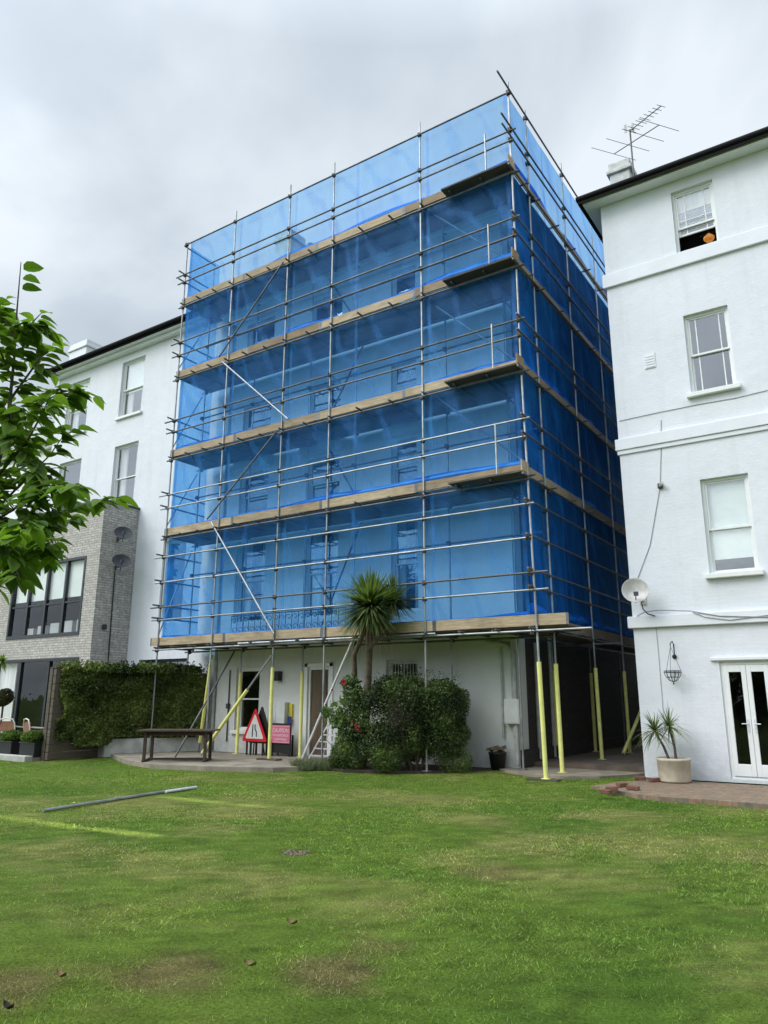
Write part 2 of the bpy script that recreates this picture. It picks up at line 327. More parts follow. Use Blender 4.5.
# an overcast dome is brightest overhead
mr = nt.nodes.new('ShaderNodeMapRange'); mr.inputs['From Min'].default_value = .72; mr.inputs['From Max'].default_value = 1.0; mr.inputs['To Min'].default_value = 1; mr.inputs['To Max'].default_value = 2.9; L(sp.outputs[2], mr.inputs['Value'])
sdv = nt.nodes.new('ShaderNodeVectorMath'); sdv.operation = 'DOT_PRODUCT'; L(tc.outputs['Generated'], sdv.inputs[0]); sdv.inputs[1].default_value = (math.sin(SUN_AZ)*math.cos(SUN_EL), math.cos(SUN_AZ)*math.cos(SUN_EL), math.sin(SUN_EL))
mr2 = nt.nodes.new('ShaderNodeMapRange'); mr2.interpolation_type = 'SMOOTHSTEP'; mr2.inputs['From Min'].default_value = .40; mr2.inputs['From Max'].default_value = 1.0; mr2.inputs['To Min'].default_value = 1; mr2.inputs['To Max'].default_value = 2.5; L(sdv.outputs['Value'], mr2.inputs['Value'])  # extra sky brightness added round the unseen sun to light the facades
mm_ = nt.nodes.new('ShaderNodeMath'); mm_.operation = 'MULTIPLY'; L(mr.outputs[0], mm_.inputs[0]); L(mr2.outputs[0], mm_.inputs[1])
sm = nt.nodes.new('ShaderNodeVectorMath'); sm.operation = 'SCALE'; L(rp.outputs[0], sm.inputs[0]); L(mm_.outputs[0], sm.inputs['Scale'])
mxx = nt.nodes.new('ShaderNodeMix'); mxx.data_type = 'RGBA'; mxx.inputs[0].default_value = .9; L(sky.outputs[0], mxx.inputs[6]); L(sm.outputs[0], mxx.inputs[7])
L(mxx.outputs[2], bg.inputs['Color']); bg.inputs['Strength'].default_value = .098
sd = bpy.data.lights.new('sun', 'SUN'); sd.energy = 1.5; sd.angle = R(28); sd.color = (1, .97, .93); so = bpy.data.objects.new('sun', sd); COL.objects.link(so)
sv = Vector((math.sin(SUN_AZ)*math.cos(SUN_EL), math.cos(SUN_AZ)*math.cos(SUN_EL), math.sin(SUN_EL))); so.rotation_euler = sv.to_track_quat('Z', 'Y').to_euler(); so.location = (0, -20, 30)
sc.view_settings.view_transform = 'Standard'; sc.view_settings.look = 'None'; sc.view_settings.exposure = 0
sc.cycles.transparent_max_bounces = 32; sc.cycles.max_bounces = 8; sc.cycles.diffuse_bounces = 4

# ------------------------------------------------------------------ ground
def lawn_h(x, y):
    t = np.clip((y+2)/3.2, 0, 1); return .08*t*t*(3-2*t)
def inpoly(x, y, poly):
    c = np.zeros(np.shape(x), bool); n = len(poly); j = n-1
    for i in range(n):
        xi, yi = poly[i]; xj, yj = poly[j]
        c ^= ((yi > y) != (yj > y)) & (x < (xj-xi)*(y-yi)/(yj-yi+1e-12)+xi); j = i
    return c
PATIO = [(-12.0, -.9), (-10.1, -1.9), (-8.6, -2.35), (-7.2, -2.1), (-5.6, -1.45), (-5.0, -.6), (-5.0, 1.5), (-12.0, 1.5)]
LOBE = [(-1.75, 2.1), (-1.55, 1.35), (-1.0, .75), (-.35, .4), (.4, .35), (1.0, .75), (1.3, 1.3), (1.67, 2.1)]
PAVE = [(1.72, 1.48), (1.72, .75), (1.45, .35), (1.4, -.2), (1.25, -.55), (1.5, -.75), (1.55, -1.02), (1.95, -1.1), (2.3, -1.35), (2.8, -1.5), (3.4, -1.42), (4.3, -1.5), (6.0, -1.4), (9, -1.3), (9, 1.48)]
BED = [(-5.0, 1.5), (-5.0, -.5), (-4.2, -.75), (-3, -.5), (-2.0, .2), (-1.5, 1.0), (-1.45, 1.5)]
SPOTS = [(P(295, 853, 'z', 0), .17, 'soil'), (P(170, 978, 'z', 0), .45, 'brown'), (P(340, 970, 'z', 0), .35, 'brown'), (P(10, 990, 'z', 0), .3, 'brown'), (P(460, 860, 'z', 0), .5, 'dry'), (P(380, 905, 'z', 0), .5, 'dry'), (P(210, 830, 'z', 0), .5, 'dry'),
         (P(490, 870, 'z', 0), .35, 'brown'), (P(370, 945, 'z', 0), .25, 'brown'), (P(570, 880, 'z', 0), .6, 'dry'), (P(430, 800, 'z', 0), 1.0, 'dry'), (P(620, 840, 'z', 0), .8, 'dry'), (P(60, 850, 'z', 0), .8, 'dry')]
YEL = [((P(-60, 810, 'z', 0)), P(158, 837, 'z', 0), .13), (P(160, 797, 'z', 0), P(268, 808, 'z', 0), .12)]
def lawncol(x, y):
    p = np.stack([x, y, x*0], 1)
    a = vnoise(p, .45, 3); b = vnoise(p, 1.6, 5); c = vnoise(p, 6, 7); f_ = vnoise(p, 15, 8)
    k = np.clip((.42*a+.28*b+.18*c+.12*f_-.5)*1.25+.5, 0, 1)
    g = np.array([.086, .165, .026])[None]*(1-k[:, None])+np.array([.235, .290, .065])[None]*k[:, None]
    # worn, straw-coloured drifts
    d = np.clip((vnoise(p, .7, 11)*.55+vnoise(p, 2.3, 12)*.3+vnoise(p, 7, 13)*.15-.52)*5, 0, 1)*.62
    # towards the left the sward is bluer, towards the right greener
    for q, r_, kind in SPOTS:
        dd = np.hypot(x-q.x, y-q.y)/r_+(vnoise(p, 5, 21)-.5)*1.3
        m = np.clip(1.25-dd, 0, 1)
        if kind == 'dry': d = np.maximum(d, m*.6)
        else:
            tg = np.array([.085, .055, .03]) if kind == 'soil' else np.array([.26, .19, .11]); m = (m*(.95 if kind == 'soil' else .85))[:, None]; g = g*(1-m)+tg*m
    g = g*(1-d[:, None])+np.array([.37, .31, .15])*d[:, None]
    for a_, b_, hw in YEL:
        ab = np.array([b_.x-a_.x, b_.y-a_.y]); ln = np.hypot(*ab); ab = ab/ln; rx = x-a_.x; ry = y-a_.y
        s = rx*ab[0]+ry*ab[1]; t = np.abs(-rx*ab[1]+ry*ab[0])+(vnoise(p, 8, 31)-.5)*.09
        m = (np.clip((hw-t)*18, 0, 1)*((s > 0) & (s < ln))*.72)[:, None]; g = g*(1-m)+np.array([.50, .54, .15])*m
    return np.array([1.00, 1.10, .90])*g*np.clip(.74+.52*vnoise(p*np.array([1, 1.4, 1]), 12, 9)+.6*(vnoise(p, 28, 10)-.5), .25, 1.6)[:, None]
def axis(lo, hi, st, far): return np.concatenate([-far[::-1]+lo, np.arange(lo, hi+1e-6, st), far+hi])
FAR = np.array([.5, 2, 6, 20, 60, 200, 700, 2000.])
gx = axis(-16, 10, .12, FAR); gy = axis(-16, 3, .12, FAR)
X, Y = np.meshgrid(gx, gy); xs, ys = X.ravel(), Y.ravel(); zs = lawn_h(xs, ys)+np.where((np.abs(xs) < 18) & (ys < -2), (vnoise(np.stack([xs, ys, xs*0], 1), 1.2, 2)-.5)*.03, 0)
nx, ny = len(gx), len(gy); idx = np.arange(nx*ny).reshape(ny, nx)
fc = np.stack([idx[:-1, :-1].ravel(), idx[:-1, 1:].ravel(), idx[1:, 1:].ravel(), idx[1:, :-1].ravel()], 1)
me = bpy.data.meshes.new('lawn'); me.from_pydata(np.stack([xs, ys, zs], 1).tolist(), [], fc.tolist())
ca = me.color_attributes.new('col', 'FLOAT_COLOR', 'POINT'); cc = np.ones((len(xs), 4), 'f4'); cc[:, :3] = lawncol(xs, ys)*.62; ca.data.foreach_set('color', cc.ravel())
t = NT('lawn_ground'); a = t.n('ShaderNodeVertexColor'); a.layer_name = 'col'; nn = t.noise(t.pos(), 45, 5, .7)
t.l(t.mix(1.0, a.outputs[0], t.ramp(nn, [(.3, (.45, .42, .35)), (.7, (1.25, 1.3, 1.1))]), 'MULTIPLY'), t.b.inputs['Base Color']); t.b.inputs['Roughness'].default_value = 1; t.b.inputs['Specular IOR Level'].default_value = .1
t.l(t.bump(nn, .8, .03), t.b.inputs['Normal']); me.materials.append(t.m)
go = bpy.data.objects.new('lawn', me); COL.objects.link(go); tag(go, 'lawn of mown grass, worn and yellowed in drifts', None, kind='structure')

# grass blades, drawn where a view could tell them apart
def blades():
    n = 900000
    x = rng.uniform(-16, 9, n); y = rng.uniform(-13.6, 1.2, n)
    dx, dy = x-CAM.x, y-CAM.y; d = np.hypot(dx, dy); ang = np.arctan2(dx, dy)-yaw
    keep = (np.abs(ang) < R(38)) & (d > 2.2) & (rng.random(n) < np.clip((5.5/d)**1.1, .28, 1))
    for pl in (PATIO, LOBE, PAVE, BED): keep &= ~inpoly(x, y, pl)
    keep &= ~((x < -12.0) & (y > -2.9))
    keep &= ~((y > 2.05) | ((x > -5) & (x < -1.4) & (y > 1.4)))
    x, y, d = x[keep], y[keep], d[keep]; n = len(x)
    p = np.stack([x, y, x*0], 1)
    soil = np.zeros(n, bool); q, r_, _ = SPOTS[0]; soil = (np.hypot(x-q.x, (y-q.y))/r_+(vnoise(p, 5, 21)-.5)) < .75
    h = (.009+.015*rng.random(n))*(.55+.9*vnoise(p, 13, 41))*np.where(soil, .3, 1)
    wd = np.clip(.0030*d/4.5, .0030, .008)*(0.7+.6*rng.random(n))
    th = rng.random(n)*6.283; U = np.stack([np.cos(th)*wd, np.sin(th)*wd, th*0], 1)
    ln = rng.normal(0, 1.0, (n, 2)); V = np.stack([ln[:, 0]*h, ln[:, 1]*h, h], 1)
    base = np.stack([x, y, lawn_h(x, y)-.004], 1)
    col = lawncol(x, y)*(.55+.95*rng.random(n))[:, None]
    st = rng.random(n) < .03; col[st] = np.array([.38, .34, .17])*(.6+.6*rng.random(st.sum()))[:, None]; V[st] *= .6
    o = cards('grass_blades', 'blade', base, U, V, col, shape=[(-1, 0), (1, 0), (0, 1)])
    tag(o, 'short mown grass blades covering the whole lawn', 'grass', kind='stuff')
blades()

def tufts(name, label, pts, h, wdt, dark, light, lean=.5, group=None, cat='plant'):
    """a clump of narrow blades growing from the ground"""
    o = None; n = len(pts); th = rng.random(n)*6.283
    hh = h*(.55+.6*rng.random(n)); U = np.stack([np.cos(th), np.sin(th), th*0], 1)*wdt
    l_ = rng.normal(0, lean, (n, 2)); V = np.stack([l_[:, 0]*hh, l_[:, 1]*hh, hh], 1)
    k = rng.random(n)[:, None]; col = np.array(dark)*(1-k)+np.array(light)*k
    o = cards(name, 'leaf', pts, U, V, col, shape=[(-1, 0), (1, 0), (.6, .6), (0, 1)]); return tag(o, label, cat, group)

struct('patio', MB().prism(PATIO[::-1] if False else PATIO, -.05, .115), 'concrete', bevel=.01)['label'] = 'concrete patio slab before the scaffolded house'
struct('concrete_apron', MB().prism(LOBE, -.05, .12), 'concrete')
struct('passage_paving', MB().box(-1.0, 2.102, -.05, 1.67, 26, .22), 'passage')
struct('brick_paving', MB().prism(PAVE, -.05, .08), 'redbrick')
struct('flower_bed', MB().prism(BED, -.05, .09), 'soil')
struct('neighbour_terrace', MB().box(-24, -2.75, -.05, -12.78, 1.2, .09), 'concrete')
struct('stone_edging', MB().box(-24, -2.98, -.05, -12.7, -2.76, .14), 'kerb', bevel=.012)

cl = MB(); q = SPOTS[0][0]
for i in range(60):
    a_ = rng.random()*6.283; rr = .15*math.sqrt(rng.random()); h_ = rng.uniform(.004, .014); cl.lathe((q.x+rr*math.cos(a_)*1.1, q.y+rr*math.sin(a_), .004), [(h_*1.6, 0), (h_*1.3, h_*.8), (0, h_)], 5)
tag(cl.build('soil_crumbs', 'rubble'), 'crumbs of bare soil in the worn spot of the lawn', 'soil', kind='stuff')
# loose paving bricks and bits by the edge of the brick paving
for i, (px, py, rz) in enumerate(((612, 790, .3), (622, 786, 1.1), (640, 779, .2), (655, 781, .8), (606, 793, -.4), (633, 789, 0))):
    p_ = P(px, py, 'z', .1); b = MB().box(-.105, -.05, 0, .105, .05, .065)
    o = b.build('paving_brick', M('red_brick_face', (.17, .075, .05), .85, .4, 20, bump=.4) if i == 0 else bpy.data.materials['red_brick_face'], bevel=.008); o.location = (p_.x, p_.y, .09); o.rotation_euler = (0.05, .06*(i % 3-1), rz)
    tag(o, 'old red brick loose on the grass where the brick paving meets the concrete apron', 'brick', 'loose bricks by the brick paving')

# ------------------------------------------------------------------ building helpers
def wallmesh(x0, x1, z0, z1, y, holes, depth=.12):
    """front face (facing -y) with window openings and their reveals"""
    mb = MB(); X = sorted({x0, x1, *[h[0] for h in holes], *[h[1] for h in holes]}); Z = sorted({z0, z1, *[h[2] for h in holes], *[h[3] for h in holes]})
    for i in range(len(X)-1):
        for j in range(len(Z)-1):
            cx, cz = (X[i]+X[i+1])/2, (Z[j]+Z[j+1])/2
            if any(h[0] < cx < h[1] and h[2] < cz < h[3] for h in holes): continue
            mb.quad((X[i], y, Z[j]), (X[i+1], y, Z[j]), (X[i+1], y, Z[j+1]), (X[i], y, Z[j+1]))
    for a, b, c, d in holes:
        mb.quad((a, y, c), (a, y, d), (a, y+depth, d), (a, y+depth, c)); mb.quad((b, y, d), (b, y, c), (b, y+depth, c), (b, y+depth, d))
        mb.quad((a, y, d), (b, y, d), (b, y+depth, d), (a, y+depth, d)); mb.quad((b, y, c), (a, y, c), (a, y+depth, c), (b, y+depth, c))
    return mb
def sash(parent, x0, x1, z0, z1, y, vbars=(.2, .8), meet=.5, sill=True, blind=0, curtain=False, open_low=0, mat='gloss', depth=.12, fr=.055, bar=.011, hbars=(), clutter=False, sillw=.09, label=None):
    """box-sash window set in its opening"""
    yo = y+depth; mb = MB(); zi0, zi1, xi0, xi1 = z0, z1, x0, x1
    mb.box(x0, yo-.03, z0, x0+fr, yo+.05, z1); mb.box(x1-fr, yo-.03, z0, x1, yo+.05, z1); mb.box(x0+fr, yo-.03, z1-fr, x1-fr, yo+.05, z1); mb.box(x0+fr, yo-.03, z0, x1-fr, yo+.05, z0+fr*.8)
    xi0, xi1, zi0, zi1 = x0+fr, x1-fr, z0+fr*.8, z1-fr
    zm = zi0+(zi1-zi0)*meet; o_ = open_low*(zi1-zi0)
    def leaf(a, b, yy):
        s_ = .04
        mb.box(xi0, yy, a, xi0+s_, yy+.035, b); mb.box(xi1-s_, yy, a, xi1, yy+.035, b); mb.box(xi0+s_, yy, a, xi1-s_, yy+.035, a+s_); mb.box(xi0+s_, yy, b-s_, xi1-s_, yy+.035, b)
        for v in vbars:
            xx = xi0+(xi1-xi0)*v; mb.box(xx-bar, yy+.004, a+s_, xx+bar, yy+.03, b-s_)
        for v in hbars:
            zz = a+(b-a)*v; mb.box(xi0+s_, yy+.006, zz-bar, xi1-s_, yy+.028, zz+bar)
    if meet: leaf(zm-.02, zi1, yo-.002); leaf(zi0+o_, zm+.02+o_, yo+.045)
    else: leaf(zi0, zi1, yo)
    wn = mb.build('window', mat, parent)
    if label: wn['label'] = label
    g = MB()
    if meet: g.quad((xi0, yo+.015, zm), (xi1, yo+.015, zm), (xi1, yo+.015, zi1), (xi0, yo+.015, zi1)); g.quad((xi0, yo+.06, zi0+o_), (xi1, yo+.06, zi0+o_), (xi1, yo+.06, zm+o_), (xi0, yo+.06, zm+o_))
    else: g.quad((xi0, yo+.015, zi0), (xi1, yo+.015, zi0), (xi1, yo+.015, zi1), (xi0, yo+.015, zi1))
    g.build('pane', 'glass', wn)
    # dark room behind
    dd = .9; r_ = MB(); a, b, c, d = x0-.05, x1+.05, z0-.05, z1+.05; ya, yb = yo+.1, yo+dd
    r_.quad((a, yb, c), (b, yb, c), (b, yb, d), (a, yb, d)); r_.quad((a, ya, c), (a, yb, c), (a, yb, d), (a, ya, d)); r_.quad((b, yb, c), (b, ya, c), (b, ya, d), (b, yb, d)); r_.quad((a, yb, d), (b, yb, d), (b, ya, d), (a, ya, d)); r_.quad((a, ya, c), (b, ya, c), (b, yb, c), (a, yb, c))
    r_.build('room_interior', 'dark', wn)
    if blind:
        zb = zi1-(zi1-zi0)*blind; MB().box(xi0+.01, yo+.085, zb, xi1-.01, yo+.09, zi1).build('blind', 'blind', wn)
    if curtain:
        for (a, b) in ((xi0, xi0+(xi1-xi0)*.3), (xi1-(xi1-xi0)*.3, xi1)):
            m = MB(); n = 14; P0 = [(a+(b-a)*i/n, yo+.16+.025*math.sin(i*1.9)) for i in range(n+1)]
            for i in range(n): m.quad((P0[i][0], P0[i][1], zi0), (P0[i+1][0], P0[i+1][1], zi0), (P0[i+1][0], P0[i+1][1], zi1), (P0[i][0], P0[i][1], zi1))
            m.build('curtain', 'curtain', wn)
    if sill: MB().box(x0-.08, y-sillw, z0-.10, x1+.08, y-.003, z0-.004).build('sill', mat if mat != 'anthracite' else 'anthracite', wn, bevel=.008)
    return wn
def gutter(parent, x0, x1, y, z, end=None):
    m = MB().tube([(x0, y, z), (x1, y, z)], .07, 10)
    return m.build('gutter', 'gutter', parent)
def chimney(parent, x, y, z0, z1, wx=.6, wy=1.0, pots=2, mat='grime'):
    c = MB().box(x-wx/2, y-wy/2, z0, x+wx/2, y+wy/2, z1-.35).box(x-wx/2-.07, y-wy/2-.07, z1-.35, x+wx/2+.07, y+wy/2+.07, z1-.24).box(x-wx/2-.02, y-wy/2-.02, z1-.24, x+wx/2+.02, y+wy/2+.02, z1).build('chimney', mat, parent, bevel=.02)
    for i in range(pots):
        MB().lathe((x, y-wy/2+wy*(i+.5)/pots, z1), [(.0, 0), (.11, 0), (.13, .05), (.1, .1), (.11, .3), (.13, .32), (.09, .33), (.08, .1)], 12).build('chimney_pot', 'pot', c)
    return c
def hiproof(parent, x0, x1, y0, y1, z, h, over=.45, mat='slate'):
    a, b, c, d = x0-over, x1+over, y0-over, y1+over; m = min(b-a, d-c)/2
    r_ = [(a, c, z), (b, c, z), (b, d, z), (a, d, z), (a+m, c+m, z+h), (b-m, c+m if b-a > d-c else d-m, z+h)]
    if b-a > d-c: r_[4] = (a+m, (c+d)/2, z+h); r_[5] = (b-m, (c+d)/2, z+h); fs = [(0, 1, 5, 4), (1, 2, 5), (2, 3, 4, 5), (3, 0, 4)]
    else: r_[4] = ((a+b)/2, c+m, z+h); r_[5] = ((a+b)/2, d-m, z+h); fs = [(0, 1, 4), (1, 2, 5, 4), (2, 3, 5), (3, 0, 4, 5)]
    return MB().add(r_, fs).add([(a, c, z-.003), (b, c, z-.003), (b, d, z-.003), (a, d, z-.003)], [(3, 2, 1, 0)]).build('roof', mat, parent)

YH = 1.5
# ------------------------------------------------------------------ white villa at the right-hand side of the passage
RB = thing('white_villa', 'white painted brick villa with sash windows, string courses and black eaves gutter', 'building', (1.67, YH, 0))
ze = 13.2
wins = [(3.29, 4.18, 11.34, 12.93), (3.28, 4.18, 7.95, 9.80), (3.27, 4.18, 4.05, 6.04), (3.27, 4.19, .14, 2.31), (6.2, 7.1, 11.34, 12.93), (6.2, 7.1, 7.95, 9.8), (6.2, 7.1, 4.05, 6.04)]
mb = wallmesh(1.67, 12, -.1, ze, YH, wins, .13)
mb.quad((1.67, YH, -.1), (1.67, YH, ze), (1.67, 14, ze), (1.67, 14, -.1)); mb.quad((12, YH, -.1), (12, 14, -.1), (12, 14, ze), (12, YH, ze)); mb.quad((1.67, 14, -.1), (1.67, 14, ze), (12, 14, ze), (12, 14, -.1))
mb.build('wall', 'white', RB)
for z0, z1, pr, nm in ((10.99, 11.33, .07, 0), (6.96, 7.22, .07, 1), (3.04, 3.28, .09, 0)):
    m = MB().box(1.67-pr, YH-pr, z0, 12, YH-.002, z1).box(1.67-pr, YH-.002, z0, 1.668, 14, z1)
    if nm: m.box(1.67-.04, YH-.04, z0-.1, 12, YH-.002, z0-.002).box(1.67-.04, YH-.002, z0-.1, 1.668, 14, z0-.002)
    m.build('string_course', 'stucco', RB, bevel=.012)
MB().box(3.12, YH-.06, 2.335, 4.4, YH-.002, 2.40).build('door_hood', 'stucco', RB, bevel=.01)
wA = sash(RB, *wins[0], YH, vbars=(.24, .78), meet=.42, open_low=.3, sill=False, hbars=(.22,), label='top sash window pushed half open with a lit lamp inside')
MB().box(3.36, YH+.2, 12.5, 4.1, YH+.205, 12.88).build('blind', 'curtain', wA)
sash(RB, *wins[1], YH, vbars=(.2, .8), meet=.5, sillw=.12)
sash(RB, *wins[2], YH, vbars=(), meet=.47, blind=.86, sillw=.13, label='sash window with a pale roller blind nearly down')
for k in (4, 5, 6): sash(RB, *wins[k], YH, vbars=(.2, .8), meet=.5, blind=.3)
# french doors
x0, x1, z0, z1 = wins[3]; y_ = YH+.06
m = MB().box(x0, y_-.02, z0, x0+.06, y_+.07, z1).box(x1-.06, y_-.02, z0, x1, y_+.07, z1).box(x0+.06, y_-.02, z1-.06, x1-.06, y_+.07, z1).box(x0+.06, y_-.02, z0, x1-.06, y_+.07, z0+.05)
fd = m.build('door_frame', 'gloss', RB, bevel=.006)
xm = (x0+x1)/2
for a, b, hs in ((x0+.065, xm-.003, 1), (xm+.003, x1-.065, -1)):
    st = .085; m = MB().box(a, y_-.045, z0+.055, a+st, y_, z1-.065).box(b-st, y_-.045, z0+.055, b, y_, z1-.065).box(a+st, y_-.045, z0+.055, b-st, y_, z0+.055+.22).box(a+st, y_-.045, z1-.065-.13, b-st, y_, z1-.065)
    dl = m.build('door', 'gloss', RB, bevel=.006)
    MB().quad((a+st, y_-.02, z0+.27), (b-st, y_-.02, z0+.27), (b-st, y_-.02, z1-.19), (a+st, y_-.02, z1-.19)).build('pane', 'glassd', dl)
    hx = b-.06 if hs == 1 else a+.06
    MB().box(hx-.018, y_-.06, 1.0, hx+.018, y_-.046, 1.24).tube([(hx, y_-.06, 1.15), (hx, y_-.10, 1.15), (hx-.1*hs, y_-.10, 1.15)], .01, 8).build('handle', 'ladder', dl)
r_ = MB(); r_.quad((x0, 3, z0), (x1, 3, z0), (x1, 3, z1), (x0, 3, z1)); r_.quad((x0, y_+.08, z0), (x0, 3, z0), (x0, 3, z1), (x0, y_+.08, z1)); r_.quad((x1, 3, z0), (x1, y_+.08, z0), (x1, y_+.08, z1), (x1, 3, z1)); r_.quad((x0, 3, z1), (x1, 3, z1), (x1, y_+.08, z1), (x0, y_+.08, z1)); r_.quad((x0, y_+.08, z0), (x1, y_+.08, z0), (x1, 3, z0), (x0, 3, z0))
r_.build('room_interior', 'dark', fd)
# eaves: soffit, fascia, gutter
MB().box(1.67-.33, YH-.33, ze+.002, 12, YH, ze+.05).box(1.67-.33, YH, ze+.002, 1.67, 14, ze+.05).build('soffit', 'stucco', RB)
MB().box(1.67-.42, YH-.42, ze, 12, YH-.402, ze+.17).box(1.67-.42, YH-.402, ze, 1.67-.332, 14, ze+.17).build('fascia', 'gutter', RB)
gutter(RB, 1.24, 12, YH-.41, ze+.13); MB().tube([(1.27, YH-.43, ze+.13), (1.27, 14, ze+.13)], .065, 10).build('gutter', 'gutter', RB)
hiproof(RB, 1.67, 12, YH, 14, ze+.17, 2.4, .46)
c_ = P(620, 168, 'y', 4.0); chimney(RB, c_.x+.02, 4.2, 14.2, c_.z+.08, .55, .8, 0)
v0, v1 = P(644, 355, 'y', YH), P(656, 367, 'y', YH)
m = MB().box(v0.x, YH-.02, v1.z, v1.x, YH-.003, v0.z)
for i in range(5): zz = v1.z+.02+i*(v0.z-v1.z-.04)/5; m.box(v0.x+.02, YH-.03, zz, v1.x-.02, YH-.02, zz+.02)
m.build('air_vent', 'stucco', RB)
# lamp glowing inside the open sash
lp = P(709, 238, 'y', 2.2); lm = thing('ceiling_lamp', 'small orange glass lamp glowing inside the open top window of the white villa', 'lamp', (lp.x, lp.y, lp.z))
MB().lathe((lp.x, lp.y, lp.z), [(.0, -.1), (.06, -.09), (.115, -.03), (.12, .02), (.07, .06), (.04, .1)], 16).build('lamp_shade', 'lamp', lm)
MB().tube([(lp.x, lp.y, lp.z+.1), (lp.x, lp.y, 12.97)], .01, 6).tube([(lp.x-.2, lp.y, lp.z+.1), (lp.x, lp.y, lp.z+.13), (lp.x+.2, lp.y, lp.z+.1)], .012, 6).build('lamp_stem', 'darkwood', lm)
# aerial on the chimney
mt = P(633, 168, 'y', 3.6); ba = Vector((mt.x, 3.6, mt.z-.6)); tp = P(630, 131, 'y', 3.6)
AE = thing('roof_aerial', 'spindly two-tier television aerial on a mast above the white villa chimney', 'aerial', ba)
MB().tube([ba, (tp.x, 3.6, tp.z+.05)], .022, 8).build('mast', 'steeld', AE)
def aerial(c0, c1, ns, half, nm, taper=.0):
    c0, c1 = Vector(c0), Vector(c1); m = MB().tube([c0, c1], .014, 6); d = (c1-c0).normalized(); s = d.cross(Vector((0, 0, 1))).normalized()
    for i in range(ns):
        q = c0+(c1-c0)*(i/(ns-1)); h = half*(1-taper*i/(ns-1)); m.tube([q-s*h, q+s*h], .0075, 5)
    return m.build(nm, 'steeld', AE)
aerial(P(614, 154, 'y', 4.1), P(659, 125, 'y', 3.0), 4, .75, 'lower_boom', .15)
aerial(P(630, 131, 'y', 3.6), P(661, 106, 'y', 2.8), 9, .2, 'upper_boom', .35)
q = P(629, 129, 'y', 3.58); MB().box(q.x-.12, 3.55, q.z-.1, q.x-.05, 3.56, q.z+.16).box(q.x+.06, 3.55, q.z-.16, q.x+.14, 3.56, q.z+.06).build('reflector', 'pipe', AE)

def satdish(name, label, c, facing, r, mat, wallpt, group=None):
    c = Vector(c); th = thing(name, label, 'satellite dish', wallpt, group); f = Vector(facing).normalized()
    m3 = f.to_track_quat('Z', 'Y').to_matrix(); prof = [(0, .0), (r*.3, .008), (r*.6, .035), (r*.85, .075), (r, .11), (r+.008, .112), (r, .10), (r*.6, .022), (0, -.015)]
    d_ = MB().lathe(c, prof, 28, m3).build('reflector', mat, th)
    arm = c+f*(r*1.0)+Vector((0, 0, -r*.45)); MB().tube([c-Vector((0, 0, r*.85)), arm], .012, 6).build('feed_arm', 'cable', th)
    MB().tube([arm-f*.03, arm+f*.1-f*.14], [.035, .03], 10).box(arm.x-.04, arm.y-.03, arm.z-.05, arm.x+.04, arm.y+.04, arm.z+.03).build('receiver', 'dishd', th)
    MB().tube([c-f*.02, c-f*.10-Vector((0, 0, .05)), wallpt], .02, 8).box(wallpt[0]-.07, wallpt[1]-.015, wallpt[2]-.09, wallpt[0]+.07, wallpt[1]+.001, wallpt[2]+.09).build('bracket', mat, th)
    return th
dc = P(635, 592, 'y', 1.12); satdish('satellite_dish', 'pale grey satellite dish on the corner of the white villa above the string course', dc, (.3, -.9, .22), .26, 'dish', (1.92, YH-.003, dc.z-.15))
# cables on the villa
def cable(name, label, pts, r_=.008, mat='greycable', group=None, cat='cable'):
    return tag(MB().tube(pts, r_, 6).build(name, mat), label, cat, group)
yc = YH-.012
def wallpts(l, y=yc): return [P(a, b, 'y', y) for a, b in l]
cable('wall_cable', 'thin sagging cable strung along the ledge over the french doors', wallpts([(637, 616), (645, 612), (660, 610), (690, 611), (720, 616), (768, 617), (800, 616)], YH-.1), .012, 'greycable')
cable('wall_cable', 'second looser cable drooping along the ledge above the french doors', wallpts([(690, 611), (705, 617), (730, 620), (768, 615), (800, 611)], YH-.105), .008)
cable('wall_cable', 'long thin cable running across the villa beneath the tall middle sash window', wallpts([(619, 421), (660, 412), (700, 404), (735, 398), (768, 390), (790, 384)]), .007)
cable('wall_cable', 'slack wire hanging from the security light down to the satellite dish', wallpts([(661, 420), (661, 450), (660, 487), (656, 510), (650, 545), (637, 580)]), .007)
cable('wall_cable', 'thin wire dropping down the villa wall from the ledge beside the hanging basket', wallpts([(655, 616), (659, 660), (663, 710), (665, 730)]), .005)
cable('wall_cable', 'dark cable looping round beneath the satellite dish', [P(641, 600, 'y', 1.3), P(643, 609, 'y', 1.4), P(648, 614, 'y', 1.38), P(655, 616, 'y', 1.38)], .012, 'cable')
sl = P(660, 485, 'y', YH-.05); sg = thing('security_light', 'small grey security light fixed high on the white villa wall', 'lamp', (sl.x, YH, sl.z))
MB().box(sl.x-.05, YH-.07, sl.z-.07, sl.x+.05, YH-.002, sl.z+.04).build('housing', 'dishd', sg, bevel=.01); MB().tube([(sl.x+.0, YH-.06, sl.z-.02), (sl.x+.07, YH-.13, sl.z+.02)], [.03, .045], 10).build('lamp_head', 'dish', sg)
